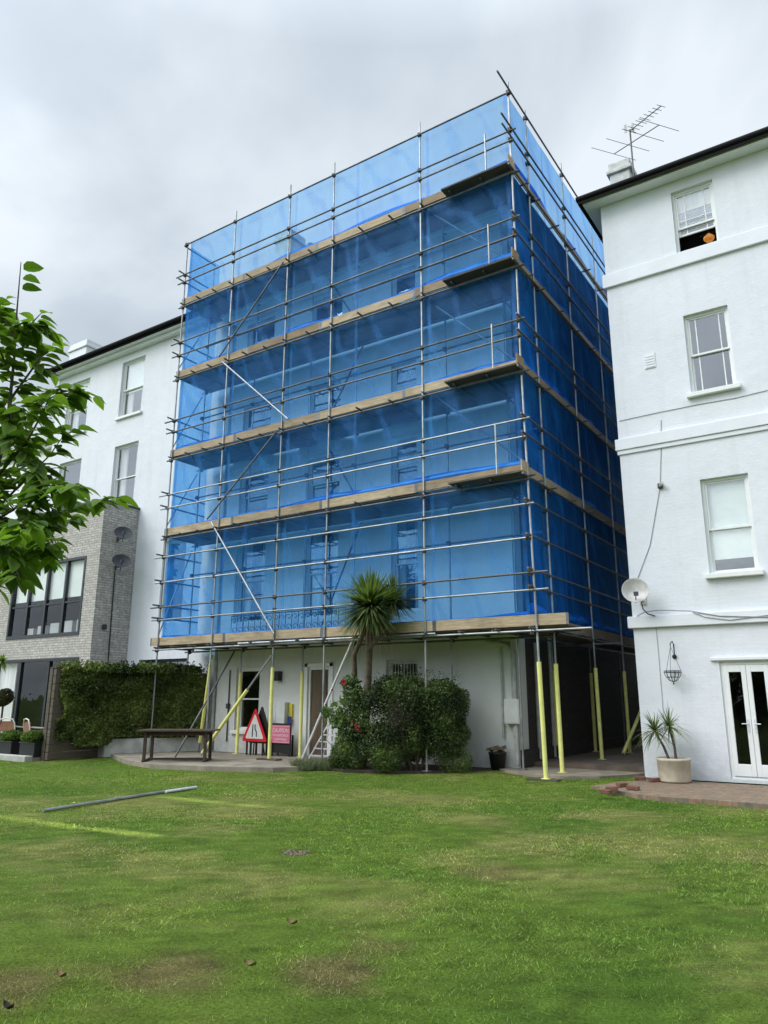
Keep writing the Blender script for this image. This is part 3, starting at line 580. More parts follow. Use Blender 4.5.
# hanging basket
hb = P(671, 651, 'y', YH-.18); tpz = P(671, 644, 'y', YH)
HBK = thing('hanging_basket', 'empty black wire hanging basket on a bracket beside the french doors', 'basket', (hb.x, YH, tpz.z))
bx, by = hb.x, YH-.2; zr = P(671, 671, 'y', YH-.2).z; ztop = P(671, 645, 'y', YH-.2).z
MB().tube([(bx+.02, YH-.004, ztop-.25), (bx+.02, YH-.012, ztop+.03), (bx+.02, YH-.1, ztop+.08), (bx, by, ztop+.03), (bx, by, ztop-.03)], .009, 8).lathe((bx+.02, YH-.004, ztop-.22), [(0, -.0), (.04, -.0), (.045, .02), (0, .03)], 12, Matrix.Rotation(R(90), 3, 'X')).build('bracket', 'black', HBK)
m = MB()
for r1, z1 in ((.165, zr), (.17, zr-.03), (.13, zr-.12)):
    m.tube([(bx+r1*math.cos(k*.3142), by+r1*math.sin(k*.3142), z1) for k in range(21)], .006, 5, False)
for k in range(12):
    a = k*math.pi/6; m.tube([(bx+.165*math.cos(a), by+.165*math.sin(a), zr), (bx+.15*math.cos(a), by+.15*math.sin(a), zr-.09), (bx+.08*math.cos(a), by+.08*math.sin(a), zr-.18), (bx, by, zr-.22)], .005, 5)
m.lathe((bx, by, zr-.25), [(0, -.02), (.02, 0), (.0, .03)], 8); m.build('wire_bowl', 'black', HBK)
m = MB()
for a in (0.5, 2.6, 4.7): m.tube([(bx+.165*math.cos(a), by+.165*math.sin(a), zr), (bx, by, ztop-.03)], .004, 5)
m.build('chain', 'black', HBK)

# ------------------------------------------------------------------ the scaffolded house
HX0, HX1, ZT = -10.55, -1.0, 14.0
H = thing('scaffolded_house', 'tall white stucco house wrapped in scaffolding and blue netting', 'building', ((HX0+HX1)/2, YH, 0))
def xr(a, b): return P(a, 560, 'y', YH).x, P(b, 560, 'y', YH).x
c1, c2, c3 = xr(236, 265), xr(304, 338), xr(391, 418)
gw = [(-9.78, -8.87, .72, 2.45), (-7.10, -6.36, .16, 2.42), (P(386, 668, 'y', YH).x, P(418, 668, 'y', YH).x, 1.95, 2.54)]
fw_ = []
for (a, b) in (c1, c2, c3):
    fw_ += [(a, b, 3.75, 6.25), (a, b, 6.9, 8.35), (a, b, 9.25, 10.6), (a, b, 11.9, 13.5)]
mb = wallmesh(HX0, HX1, -.1, ZT, YH, gw+fw_, .14)
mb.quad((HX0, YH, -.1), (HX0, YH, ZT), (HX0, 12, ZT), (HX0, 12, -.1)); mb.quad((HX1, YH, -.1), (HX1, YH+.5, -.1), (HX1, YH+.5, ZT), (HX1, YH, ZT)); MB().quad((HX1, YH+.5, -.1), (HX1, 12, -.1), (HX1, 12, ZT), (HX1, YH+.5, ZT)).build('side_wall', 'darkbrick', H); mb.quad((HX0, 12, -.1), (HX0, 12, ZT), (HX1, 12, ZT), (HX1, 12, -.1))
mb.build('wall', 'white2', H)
for i, h in enumerate(fw_):
    sash(H, *h, YH, vbars=(), curtain=(i % 4 == 0), sill=(i % 4 != 0), depth=.14)
    if i % 4 == 1: MB().box(h[0]-.15, YH-.2, h[3]+.1, h[1]+.15, YH-.002, h[3]+.55).build('window_hood', 'stucco', H, bevel=.02)
sash(H, *gw[0], YH, vbars=(), meet=.5, depth=.12, label='ground floor sash window behind the signs')
# back door with frame
a, b, c, d = gw[1]
df = MB().box(a, YH+.02, c, a+.07, YH+.12, d).box(b-.07, YH+.02, c, b, YH+.12, d).box(a+.07, YH+.02, d-.07, b-.07, YH+.12, d).box(a-.12, YH-.03, c, a-.002, YH-.002, d+.1).box(b+.002, YH-.03, c, b+.12, YH-.002, d+.1).box(a-.12, YH-.03, d+.002, b+.12, YH-.002, d+.1).build('door_frame', 'gloss', H, bevel=.006)
dr = MB().box(a+.075, YH+.06, c+.01, b-.075, YH+.10, d-.075).box(a+.15, YH+.045, c+.15, b-.15, YH+.059, c+.8).box(a+.15, YH+.045, c+.95, b-.15, YH+.059, d-.2).build('door', 'wooddoor', H, bevel=.005)
MB().tube([(b-.14, YH+.05, 1.15), (b-.14, YH-.0, 1.15), (b-.24, YH-.0, 1.15)], .011, 8).build('handle', 'ladder', dr)
# barred window
a, b, c, d = gw[2]; gwn = sash(H, a, b, c, d, YH, vbars=(), meet=0, depth=.13, label='small ground floor window with iron bars')
m = MB().box(a-.02, YH-.03, c+.03, b+.02, YH-.01, c+.055).box(a-.02, YH-.03, d-.06, b+.02, YH-.01, d-.035)
for i in range(11): xx = a+.04+(b-a-.08)*i/10; m.tube([(xx, YH-.02, c), (xx, YH-.02, d)], .009, 6)
m.build('bars', 'grime', gwn)
for z0, z1, pr in ((3.0, 3.16, .08), (6.55, 6.75, .07), (9.2, 9.38, .05)): MB().box(HX0-pr, YH-pr, z0, HX1+pr, YH-.002, z1).build('string_course', 'stucco', H, bevel=.015)
MB().box(HX0-.3, YH-.3, ZT-.35, HX1+.3, YH-.002, ZT-.15).box(HX0-.4, YH-.4, ZT-.15, HX1+.4, YH-.002, ZT+.02).box(HX1+.002, YH, ZT-.35, HX1+.3, 12, ZT-.1).build('cornice', 'stucco', H, bevel=.02)
hiproof(H, HX0, HX1, YH, 12, ZT+.03, 1.6, .35)
cc_ = P(283, 240, 'y', 3.6); chimney(H, cc_.x, 4.0, 14.3, cc_.z+.35, .75, .8, 0, 'grime')
c2_ = P(312, 246, 'y', 4.5); chimney(H, c2_.x, 4.6, 14.3, c2_.z-.3, .5, .7, 2, 'grime')
# downpipes and services near the front corner
m = MB()
for px, r_ in ((502, .03), (513, .035)): q = P(px, 690, 'y', YH-.06); m.tube([(q.x, YH-.06, 2.9), (q.x, YH-.06, .75)], r_, 8)
m.build('waste_pipe', 'pipe', H)
q = P(526, 690, 'y', YH-.07); 
MB().tube([(-1.04, YH-.08, .2), (-1.04, YH-.08, 2.6), (-1.2, YH-.08, 2.8), (-1.7, YH-.08, 2.9)], .05, 10).tube([(-.95, 2.5, .25), (-.95, 2.5, 2.9)], .05, 10).tube([(-.95, 3.4, .25), (-.95, 3.4, 8)], .045, 10).build('downpipe', 'pipe', H)
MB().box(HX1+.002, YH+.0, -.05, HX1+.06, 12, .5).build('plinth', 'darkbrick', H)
a, b = P(505, 699, 'y', YH-.1), P(521, 724, 'y', YH-.1)
MB().box(a.x, YH-.18, b.z, b.x, YH-.002, a.z).box(a.x+.02, YH-.19, b.z+.02, b.x-.02, YH-.181, a.z-.02).build('meter_box', 'box', H, bevel=.008)
a, b = P(270, 702, 'y', YH-.1), P(286.5, 724, 'y', YH-.1)
MB().box(a.x, YH-.2, b.z, (a.x+b.x)/2-.003, YH-.002, a.z).box((a.x+b.x)/2+.003, YH-.2, b.z, b.x, YH-.002, a.z).build('meter_box', 'box', H, bevel=.008)
MB().box(b.x+.03, YH-.06, b.z+.1, b.x+.14, YH-.002, a.z-.05).build('notice', 'yellow', H)
MB().box(b.x+.04, YH-.09, b.z, b.x+.13, YH-.062, b.z+.2).build('notice', 'blue', H)
q = P(278, 676, 'y', YH-.08); MB().box(q.x-.09, YH-.17, q.z-.13, q.x+.09, YH-.002, q.z+.13).build('wall_lantern', 'black', H, bevel=.01)
q = P(228, 706, 'y', YH-.04); MB().tube([(q.x, YH-.03, 2.4), (q.x, YH-.03, .4)], .018, 6).box(q.x-.05, YH-.08, q.z-.07, q.x+.05, YH-.002, q.z+.07).build('outdoor_tap_box', 'dishd', H)
# balcony with ironwork at the first floor
bx0, bx1 = P(232, 620, 'y', 1.18).x, P(346, 620, 'y', 1.18).x
BA = MB().box(bx0, 1.12, 3.12, bx1, YH-.004, 3.2).build('balcony', 'stucco', H)
m = MB().tube([(bx0, 1.16, 3.35), (bx1, 1.16, 3.35)], .014, 6).tube([(bx0, 1.16, 3.92), (bx1, 1.16, 3.92)], .016, 6)
nsc = 18
for i in range(nsc+1): xx = bx0+(bx1-bx0)*i/nsc; m.tube([(xx, 1.16, 3.2), (xx, 1.16, 3.92)], .01, 5)
for i in range(nsc):
    xx = bx0+(bx1-bx0)*(i+.5)/nsc
    for zz, sg_ in ((3.5, 1), (3.77, -1)):
        m.tube([(xx+sg_*(.11-.011*k)*math.cos(k*.7), 1.16, zz+(.11-.011*k)*math.sin(k*.7)) for k in range(10)], .009, 5)
m.build('ironwork_railing', 'black', BA)

# ------------------------------------------------------------------ left neighbour (white) with grey brick extension
YN = 1.62
NB = thing('white_neighbour_house', 'plain white rendered house with black eaves seen beyond the scaffold', 'building', (-17, YN, 0))
zn = P(120, 346, 'y', YN).z-.38
def rc(a, b, c, d): p1, p2 = P(a, b, 'y', YN), P(c, d, 'y', YN); return (p1.x, p2.x, p2.z, p1.z)
nw = [rc(69, 385, 85, 430), rc(123, 363, 141, 411), rc(115, 447, 133, 507), rc(60, 464, 76, 512), rc(164, 541, 181, 622), rc(139, 660, 186, 684)]
X0, X1 = P(55, 420, 'y', YN).x, HX0-.004
mb = wallmesh(X0, X1, -.1, zn, YN, nw, .13); mb.quad((X0, YN, -.1), (X0, YN, zn), (X0, 12, zn), (X0, 12, -.1))
mb.build('wall', 'white', NB)
for i, h in enumerate(nw): sash(NB, *h, YN, vbars=(), meet=.5 if i < 5 else 0, curtain=(i < 3), blind=.55 if i in (0, 1) else 0, mat='gloss' if i < 5 else 'anthracite', sill=i < 3, depth=.13)
MB().box(X0-.35, YN-.4, zn+.002, X1-.6, YN-.0, zn+.06).box(X0-.25, YN-.22, zn-.12, X1-.6, YN-.002, zn).build('soffit', 'stucco', NB)
MB().box(X0-.35, YN-.43, zn, X1-.6, YN-.402, zn+.18).build('fascia', 'gutter', NB); gutter(NB, X0-.38, X1-.6, YN-.5, zn+.15)
hiproof(NB, X0, X1-.6, YN, 12, zn+.18, 1.8, .4)
q = P(82, 350, 'y', 4.2); chimney(NB, q.x, 4.4, zn, q.z+.3, 1.3, .8, 0, 'stucco')
MB().tube([(HX0-.12, YH+.02, 14), (HX0-.12, YH+.02, .1)], .05, 10).build('downpipe', 'pipe', NB)
# further house, mostly hidden by the tree
FH = thing('far_white_house', 'white house with a bracketed cornice glimpsed behind the young tree', 'building', (-28, 4, 0))
m = wallmesh(-36, -25.2, 0, 13.6, 5, [(-27.6, -26.5, 9, 11), (-31, -30, 9, 11), (-27.6, -26.5, 5, 7.3)], .1); m.quad((-25.2, 5, 0), (-25.2, 14, 0), (-25.2, 14, 13.6), (-25.2, 5, 13.6)); m.build('wall', 'white2', FH)
for h in ((-27.6, -26.5, 9, 11), (-31, -30, 9, 11), (-27.6, -26.5, 5, 7.3)): sash(FH, *h, 5, vbars=(.5,), depth=.1)
MB().box(-36, 4.6, 13.6, -24.9, 14, 13.9).box(-36, 4.8, 13.3, -25.0, 4.998, 13.6).build('cornice', 'grime', FH); hiproof(FH, -36, -25.2, 5, 14, 13.92, 1.5, .3)
chimney(FH, -25.9, 7, 13.9, 16.2, .6, 1.4, 3, 'redbrick')

EX = thing('grey_brick_extension', 'two storey pale grey brick extension with dark framed windows', 'building', (-17, .22, 0))
ex1, ey = -14.96, .22; zt = 7.95
def re(a, b, c, d): p1, p2 = P(a, b, 'y', ey), P(c, d, 'y', ey); return [p1.x, p2.x, p2.z, p1.z]
w1 = re(16, 560, 79, 635); w2 = re(-30, 662, 71, 742); w1[3] = P(84, 556, 'y', ey).z; w2[2] = .1
mb = wallmesh(-26, ex1, -.1, zt, ey, [tuple(w1), tuple(w2)], .12); mb.quad((ex1, ey, -.1), (ex1, YN, -.1), (ex1, YN, zt), (ex1, ey, zt)); mb.quad((-26, ey, zt), (ex1, ey, zt), (ex1, YN, zt), (-26, YN, zt))
mb.build('wall', 'greybrick', EX)
MB().box(-26, ey-.04, zt+.002, ex1+.04, YN-.002, zt+.07).build('coping', 'anthracite', EX)
def darkwin(h, nv, low, nm, blind):
    a, b, c, d = h; m = MB().box(a, ey-.02, c, a+.09, ey+.12, d).box(b-.09, ey-.02, c, b, ey+.12, d).box(a+.09, ey-.02, d-.09, b-.09, ey+.12, d).box(a+.09, ey-.02, c, b-.09, ey+.12, c+.12)
    for i in range(1, nv): xx = a+(b-a)*i/nv; m.box(xx-.05, ey, c+.12, xx+.05, ey+.1, d-.09)
    if low: zz = c+(d-c)*low; m.box(a+.09, ey+.01, zz-.025, b-.09, ey+.09, zz+.025)
    wn = m.build(nm, 'anthracite', EX)
    MB().quad((a, ey+.06, c), (b, ey+.06, c), (b, ey+.06, d), (a, ey+.06, d)).build('pane', 'glassd', wn)
    m = MB().box(a, ey+1.2, c, b, ey+1.25, d).box(a, ey+.14, c-.04, b, ey+1.2, c).box(a, ey+.14, d, b, ey+1.2, d+.04).box(a-.04, ey+.14, c, a, ey+1.2, d).box(b, ey+.14, c, b+.04, ey+1.2, d); m.build('room_interior', 'dark', wn)
    if blind: MB().box(a+.1, ey+.14, d-(d-c)*blind, b-.1, ey+.15, d-.05).build('blind', 'blind', wn)
    return wn
wn = darkwin(w1, 4, .43, 'window', .5)
m = MB()
for xx in np.arange(w1[0]+.3, w1[1]-.2, .75): m.box(xx, ey+.5, w1[2]+.1, xx+.5, ey+.8, w1[2]+.1+.35*(1+.4*math.sin(xx*9)))
m.build('stored_items', 'box', wn)
wn = darkwin(w2, 4, 0, 'glazed_door', 0)
MB().box(w2[0]+.1, ey+.2, w2[2], w2[0]+(w2[1]-w2[0])*.42, ey+.24, w2[3]-.1).build('curtain', 'curtain', wn)
# dishes on the extension side
for (px, py, lab) in ((123, 535, 'dark grey satellite dish, upper of two on the side of the brick extension'), (121, 563, 'dark grey satellite dish, lower of two on the side of the brick extension')):
    q = P(px, py, 'x', -14.55); satdish('satellite_dish', lab, q, (.75, -.45, .62), .29, 'dishd', (-14.955, q.y+.1, q.z-.1), 'dishes on the brick extension')
cable('wall_cable', 'black cable dropping straight down the brick extension from the dishes', [P(115, 571, 'x', -14.94), P(112, 610, 'x', -14.94), P(108, 664, 'x', -14.94)], .02, 'cable')
q = P(104, 627, 'x', -14.94); tag(MB().box(-14.955, q.y-.06, q.z-.08, -14.87, q.y+.06, q.z+.08).build('junction_box', 'cable'), 'small black junction box on the side of the brick extension', 'junction box')

# ------------------------------------------------------------------ scaffold
S = thing('scaffold', 'five lift steel tube scaffold hung with blue debris netting', 'scaffold', (-5.5, 0, 0))
PX = [-11.51, -9.305, -7.043, -5.386, -2.518, 0.05]; PY = [1.04, 3.64, 6.17, 8.9, 11.6]
DZ = [3.30, 6.56, 9.04, 11.70, 14.25]; TOP = 16.19; YI = 1.12; XI = -.62
BOARD = .225
joints = []
def pole(x, y, z0, z1, mat='steel', lean=0, sleeve=None, base=True, r_=.0242):
    if lean: o = MB().tube([(x+lean, y, z0), (x+lean*.62, y, 3.3), (x, y, 9), (x, y, z1)], r_, 10).build('standard', mat, S); x = x+lean
    else: o = MB().tube([(x, y, z0), (x, y, z1)], r_, 10).build('standard', mat, S)
    if sleeve:
        s0, s1 = sleeve; MB().tube([(x, y, s0), (x-lean*.27, y, s1)], .046, 12).build('foam_sleeve', 'foam', o)
    if base:
        g = .115 if (x < -5 and y > -2) or y > 2.1 else .09
        MB().box(x-.075, y-.075, z0-.004, x+.075, y+.075, z0+.006).build('base_plate', 'foam' if sleeve else 'steel', o)
    return o
def gz(x, y): return .225 if y > 2.1 and x > -1 else (.12 if x < -5 else (.095 if (y > .4 or x < -1.3) else .05))
for i, x in enumerate(PX):
    top = TOP+(.12, .42, .42, .45, .42, .35)[i]
    sl = {2: (.14, 2.36), 5: (.08, 2.33)}.get(i)
    pole(x, 0, gz(x, 0) if i != 5 else .09, top, sleeve=sl, lean=.13 if i == 5 else 0)
    if i < 5: pole(x+.05, YI, gz(x, YI+.3 if x > -5 else YI), DZ[4]-.3, sleeve=(.14, 2.3) if i in (1, 2) else None)
pole(-.8, YI+.05, .13, DZ[4]-.3)
for j, y in enumerate(PY):
    pole(.05, y, gz(0, y) if y > 2 else .125, TOP+(.3, .45, .1, .1, .1)[j], lean=.07 if j < 2 else 0, sleeve=(.14+.1*(y > 2), 2.33))
    if j: pole(-.98 if j == 1 else -.87, y, .225, DZ[4]-.3, sleeve=(.24, 2.3) if j < 3 else None)
# sole boards under the first two corner legs and the front one
for x, y, zz in ((.13, 0, .05), (PX[2], 0, .12)):
    tag(MB().box(x-.32, y-.12, zz-.02, x+.32, y+.12, zz+.035).build('sole_board', 'fence', bevel=.005), 'flat timber sole board on the lawn under the corner leg' if x > 0 else 'dark timber sole board on the patio before the warning signs', 'board')
# ledgers along the front
YL = -.05
def ledger(x0, x1, z, y=YL, mat='steel', nm='ledger'):
    xs_ = PX if y < 1 else [p+.05 for p in PX]
    for x in xs_:
        if x0-.05 <= x <= x1+.05: joints.append((x, y*.5 if y < 1 else y, z, 'x'))
    return MB().tube([(x0, y, z), (x1, y, z+random.uniform(-.02, .02))], .0242, 8).build(nm, mat, S)
RAILS = {0: [3.80, 4.17, 4.90, 5.66], 1: [7.16, 7.58], 2: [9.60, 9.98], 3: [12.18, 12.64], 4: [14.80, 15.08]}
XL = -11.51
for k, zs_ in RAILS.items():
    for n_, z in enumerate(zs_):
        ledger(XL-.28-.1*(n_ % 2), .45 if k == 0 and z < 4.5 else .12+.1*(n_ % 2), z, mat='steeld' if (k > 1 or (k == 0 and n_ == 1)) else 'steel')
ledger(XL-.1, .1, TOP, mat='steeld')
for k, z in enumerate(DZ):
    ledger(XL-.15, .2 if k else 1.3, z-.36, mat='steeld' if k else 'steel'); ledger(XL-.15, .1, z-.36, y=YI+.05, mat='steeld')
ledger(-8.2, -2.2, DZ[0]-.30, y=-.1, mat='steel')
for k in range(5):
    if k: ledger(XL, .0, DZ[k]-1.3, y=YI-.05, mat='steeld')
# side ledgers
XS = .10
def sledger(y0, y1, z, x=XS, mat='steeld'):
    for y in [0]+PY:
        if y0-.05 <= y <= y1+.05 and x > 0: joints.append((x*.5, y, z, 'y'))
    return MB().tube([(x, y0, z), (x, y1, z)], .0242, 8).build('ledger', mat, S)
for k, zs_ in RAILS.items():
    for n_, z in enumerate(zs_): sledger(-.62 if k == 4 else -.25, 11.9, z+.06)
sledger(-.75, 11.9, TOP+.05)
for z in DZ: sledger(-.3, 11.9, z-.30); sledger(0, 11.9, z-.30, x=-.87)
# left return: rails from front to wall
for k, zs_ in RAILS.items():
    for n_, z in enumerate(zs_): MB().tube([(XL-.05, -.25, z+.06), (XL-.05, 1.5, z+.06)], .0242, 8).build('ledger', 'steeld', S)
MB().tube([(XL-.05, -.1, TOP-.05), (XL-.05, 1.3, TOP-.05)], .0242, 8).build('ledger', 'steeld', S)
pole(XL+.05, YI+.05, 14.0, 15.9, base=False)
for k in (1, 2, 3, 4):
    MB().tube([(XL-.06, .05, DZ[k-1]+.1), (XL-.06, 1.1, DZ[k]-.5)], .0242, 8).build('brace', 'steel', S)
# bracing on the face
for a, b, mt_ in (((-9.43, 11.41), (-6.73, 9.0), 'steel'), ((-7.14, 8.71), (-9.66, 6.57), 'steeld'), ((-9.48, 6.46), (-6.94, 3.2), 'steel'), ((-7.12, 13.97), (-9.58, 11.6), 'steeld')):
    MB().tube([(a[0], -.11, a[1]), (b[0], -.11, b[1])], .0242, 8).build('brace', mt_, S)
for k in range(4):
    a, b = (PX[3]+.1, PX[2]+.6) if k % 2 else (PX[2]+.6, PX[3]+.2); MB().tube([(a, YI+.1, DZ[k]+.2), (b, YI+.1, DZ[k+1]-.4)], .0242, 8).build('brace', 'steeld', S)
for k in (1, 2, 3): MB().tube([(-2.3, .35, DZ[k]+2.2), (-.3, .9, DZ[k]+.3)], .0242, 8).build('brace', 'steel', S)
# rakers under the first lift
def raker(p0, p1, s=None):
    o = MB().tube([p0, p1], .0242, 10).build('raker', 'steel' if s else 'steeld', S); p0, p1 = Vector(p0), Vector(p1)
    if s: MB().tube([p0.lerp(p1, s[0]), p0.lerp(p1, s[1])], .046, 12).build('foam_sleeve', 'foam', o)
a = P(201, 755, 'z', .14); raker((a.x, a.y, .14), P(272, 655, 'y', -.12), (.02, .66))
a = P(175, 757, 'z', .14); raker((a.x, a.y, .14), P(234.6, 651, 'y', .9))
raker((P(195, 752, 'z', .13).x, .9, .13), P(212, 655, 'y', .05), (.1, .95))
raker(P(623, 754.5, 'z', .24), P(643, 706, 'y', 7.2), (.02, .98))
raker((-.9, 3.7, 3.3-.4), (.75, 3.7, 3.3-.4))
# puncheons near the corner
for zb in (14.02, 8.8, 6.35, 11.45): MB().tube([(-.60, -.06, zb), (-.60, -.06, zb+1.25)], .0242, 8).build('guard_post', 'steel', S)
# transoms
tr = []
for k, z in enumerate(DZ):
    for i in range(5):
        n_ = 3 if i != 2 else 2
        for j in range(n_): tr.append(('f', PX[i]+(PX[i+1]-PX[i])*(j+.12)/n_, z-.30))
    for i in range(4):
        ys_ = [0]+PY
        for j in range(2): tr.append(('s', ys_[i]+(ys_[i+1]-ys_[i])*(j+.3)/2, z-.24))
def trans(mb_, t_):
    if t_[0] == 'f': mb_.tube([(t_[1], -.2-.12*((t_[1]*7) % 1), t_[2]), (t_[1], 1.3, t_[2])], .0242, 8)
    else: mb_.tube([(-1.0+.02, t_[1], t_[2]), (.2, t_[1], t_[2])], .0242, 8)
for t_ in tr[:98]: m = MB(); trans(m, t_); m.build('transom', 'steeld', S)
m = MB()
for t_ in tr[98:]: trans(m, t_)
if m.v: m.build('rear_transoms', 'steeld', S)['kind'] = 'stuff'
# toe boards
def run(x0, x1, n_): 
    e_ = [x0+(x1-x0)*i/n_ for i in range(n_+1)]; return [(e_[i]+(random.uniform(-.3, .3) if 0 < i else 0), e_[i+1]) for i in range(n_)]
for k, z in enumerate(DZ):
    xa, xb = XL-.12-(.25 if k == 0 else 0), (.80 if k == 0 else .08)
    cuts = [xa]+[c+random.uniform(-.25, .25) for c in np.linspace(xa, xb, 5)[1:-1]]+[xb]
    for i in range(4):
        dz = random.uniform(-.015, .015)
        MB().box(cuts[i]+.004, .028, z-BOARD+dz, cuts[i+1], .066, z+dz*.6).build('toe_board', 'toe', S, bevel=.004)
        eb = COL.objects[-1]
        MB().box(cuts[i]+.006, .025, z-BOARD+dz-.002, cuts[i]+.05, .0275, z+dz*.6+.002).build('end_band', 'steeld', eb); MB().box(cuts[i+1]-.046, .025, z-BOARD+dz-.002, cuts[i+1]-.002, .0275, z+dz*.6+.002).build('end_band', 'steeld', eb)
    cuts = [.1 if k else .82]+[3.9, 7.8, 11.8]
    for i in range(3):
        MB().box(-.004, (cuts[i] if k else (0.07, 3.9, 7.8)[i])+.004, z-BOARD, .024, cuts[i+1], z).build('toe_board', 'toe', S, bevel=.004)
    MB().box(XL-.08, .07, z-BOARD, XL-.045, 1.15, z).build('toe_board', 'toe', S, bevel=.004)
    # deck boards: five across
    zb = z-BOARD-.04
    for j in range(6):
        x_end = (.78-.04*j if k == 0 else -.03)
        mid = -5.7+random.uniform(-1.5, 1.5)
        for a, b in ((XL-.06, mid), (mid+.005, x_end)):
            MB().box(a, .07+j*.228, zb, b, .07+j*.228+.222, zb+.038).build('deck_board', 'deck', S)
    for j in range(3): MB().box(-.08-(j+1)*.228, 1.22, zb+.002, -.08-j*.228-.006, 11.7, zb+.04).build('deck_board', 'deck', S)
    if k: # boards projecting outward by the corner
        L_ = (1.7, 1.75, 1.75, 1.75)[k-1]
        for j in range(1): MB().box(-L_, -.30, z-.262, .04, .026, z-.222).build('projecting_board', 'deck', S)
        MB().box(-L_, -.262, z-.222, .04, -.226, z-.03+.0).build('projecting_board', 'toe', S, bevel=.004) if k in (9,) else None
        MB().box(.056, -.28, z-.22, .09, .1, z+.02).build('toe_board', 'toe', S, bevel=.004)
# netting
def netpanel(nm, mat, ax, a0, a1, z0, z1, off, amp=.03, seed=0, nu=60, nv=24, sag=.0):
    """loosely hung sheet; gathers between its ties"""
    U_, V_ = np.meshgrid(np.linspace(0, 1, nu), np.linspace(0, 1, nv)); u = U_.ravel(); v = V_.ravel()
    a = a0+(a1-a0)*u; z = z0+(z1-z0)*v
    p = np.stack([a*.9, z*.35, a*0], 1)
    d = (vnoise(p, 1.0, 50+seed)-.5)*amp*2+(vnoise(p, 4.0, 60+seed)-.5)*amp*.7
    hem = -sag*4*((u*5) % 1)*(1-(u*5) % 1); z = z+hem*(v)**2; d = d*(1-.7*v**6)*(.35+.65*np.clip(v*6, 0, 1))
    vs = np.stack([a, off+d, z], 1) if ax == 'x' else np.stack([off-d, a, z], 1)
    i = np.arange(nu*nv).reshape(nv, nu); f_ = np.stack([i[:-1, :-1].ravel(), i[:-1, 1:].ravel(), i[1:, 1:].ravel(), i[1:, :-1].ravel()], 1)
    m = MB(); m.add(vs.tolist(), f_.tolist(), True); return m.build(nm, mat, S)
def netroll(ax, a0, a1, z, off, seed, mat='netroll', hmax=.13):
    n = 90; m = MB(); t_ = np.linspace(0, 1, n); a = a0+(a1-a0)*t_; pp = np.stack([a, a*0, a*0], 1)
    h = .035+hmax*np.clip(vnoise(pp, .6, seed)*1.5-.3, 0, 1); d = (vnoise(pp, 3, seed+1)-.5)*.05
    ring = [(0, 0), (-.03, .5), (0, 1.), (.045, .5)]
    vs = []
    for i in range(n):
        for (o_, hh) in ring: vs.append((a[i], off+o_+d[i], z-.02+hh*h[i]) if ax == 'x' else (off-o_-d[i], a[i], z-.02+hh*h[i]))
    fs = [(i*4+k, i*4+(k+1) % 4, (i+1)*4+(k+1) % 4, (i+1)*4+k) for i in range(n-1) for k in range(4)]
    m.add(vs, fs, True); return m.build('gathered_net', mat, S)
LV = DZ+[TOP]
for k in range(5):
    z0, z1 = LV[k]-.2, (LV[k+1]-.1 if k < 4 else TOP+.0)
    netpanel('debris_net', 'net', 'x', XL+.03, -.02, z0, z1+(.12 if k == 4 else 0), .09, .05, k, 110, 26, sag=.0)
    netpanel('debris_net', 'netside', 'y', .1, 11.6, z0, z1+(.06 if k == 4 else 0), -.012, .03, k+10, 80, 24, sag=.0)
    netpanel('debris_net', 'net', 'y', .12, 1.45, z0, z1, XL+.02, .05, k+20, 16, 24)
    netroll('x', XL+.05, -.08, LV[k], .10, 70+k, hmax=.17 if k else .08); netroll('y', .1, 11.5, LV[k], -.03, 80+k, hmax=.26)
# the blue sheet that bellies up behind the top toe board
n = 70; m = MB(); vs = []; t_ = np.linspace(0, 1, n)
for i in range(n):
    x = -6.6+5.5*t_[i]; hh = .36*math.sin(math.pi*min(1, t_[i]*1.02))**1.2+.05; vs += [(x, .16, 14.1), (x, .2, 14.22+hh*.7), (x, .5, 14.25+hh), (x, 1.0, 14.2+hh*.6)]
m.add(vs, [(i*4+k, (i+1)*4+k, (i+1)*4+k+1, i*4+k+1) for i in range(n-1) for k in range(3)], True); m.build('loose_sheet', 'tarp', S)
# couplers
cm = MB().box(-.045, -.04, -.04, .045, .04, .04).tube([(-.075, -.02, .012), (.075, -.02, .012)], .011, 6).tube([(0, -.045, -.055), (0, -.045, .055)], .01, 6)
first = cm.build('coupler', 'coupler'); first.parent = S; first.location = Vector(joints[0][:3])-S.location
joints = [j for j in joints if j[1] < 4]
for j in joints[1:98]:
    c = first.copy(); COL.objects.link(c); c.location = Vector(j[:3])-S.location+Vector((0, random.uniform(-.01, .01), random.uniform(-.02, .02))); c.rotation_euler = (random.uniform(-.3, .3), random.uniform(-.4, .4), 0 if j[3] == 'x' else R(90))
m = MB()
for j in joints[98:]: m.box(j[0]-.045, j[1]-.045, j[2]-.045, j[0]+.045, j[1]+.045, j[2]+.045)
if m.v: m.build('side_couplers', 'coupler', S)['kind'] = 'stuff'

# ------------------------------------------------------------------ things on the lawn and patio
# scaffold tubes lying on the grass
a, b = P(43, 811, 'z', .03), P(190, 788, 'z', .03); c = P(163, 792, 'z', .03)
tag(MB().tube([(a.x, a.y, .035), (b.x, b.y, .035)], .0242, 10).build('scaffold_tube', 'steel'), 'long bare steel scaffold tube lying on the lawn', 'tube')
d_ = (b-a).normalized(); nrm = Vector((-d_.y, d_.x, 0))
e0 = c-nrm*.06; tag(MB().tube([(e0.x, e0.y, .036), (b.x-nrm.x*.06+.1*d_.x, b.y-nrm.y*.06+.1*d_.y, .036)], .0242, 10).build('scaffold_tube', 'ladder'), 'short pale offcut of tube lying against the long one on the lawn', 'tube')
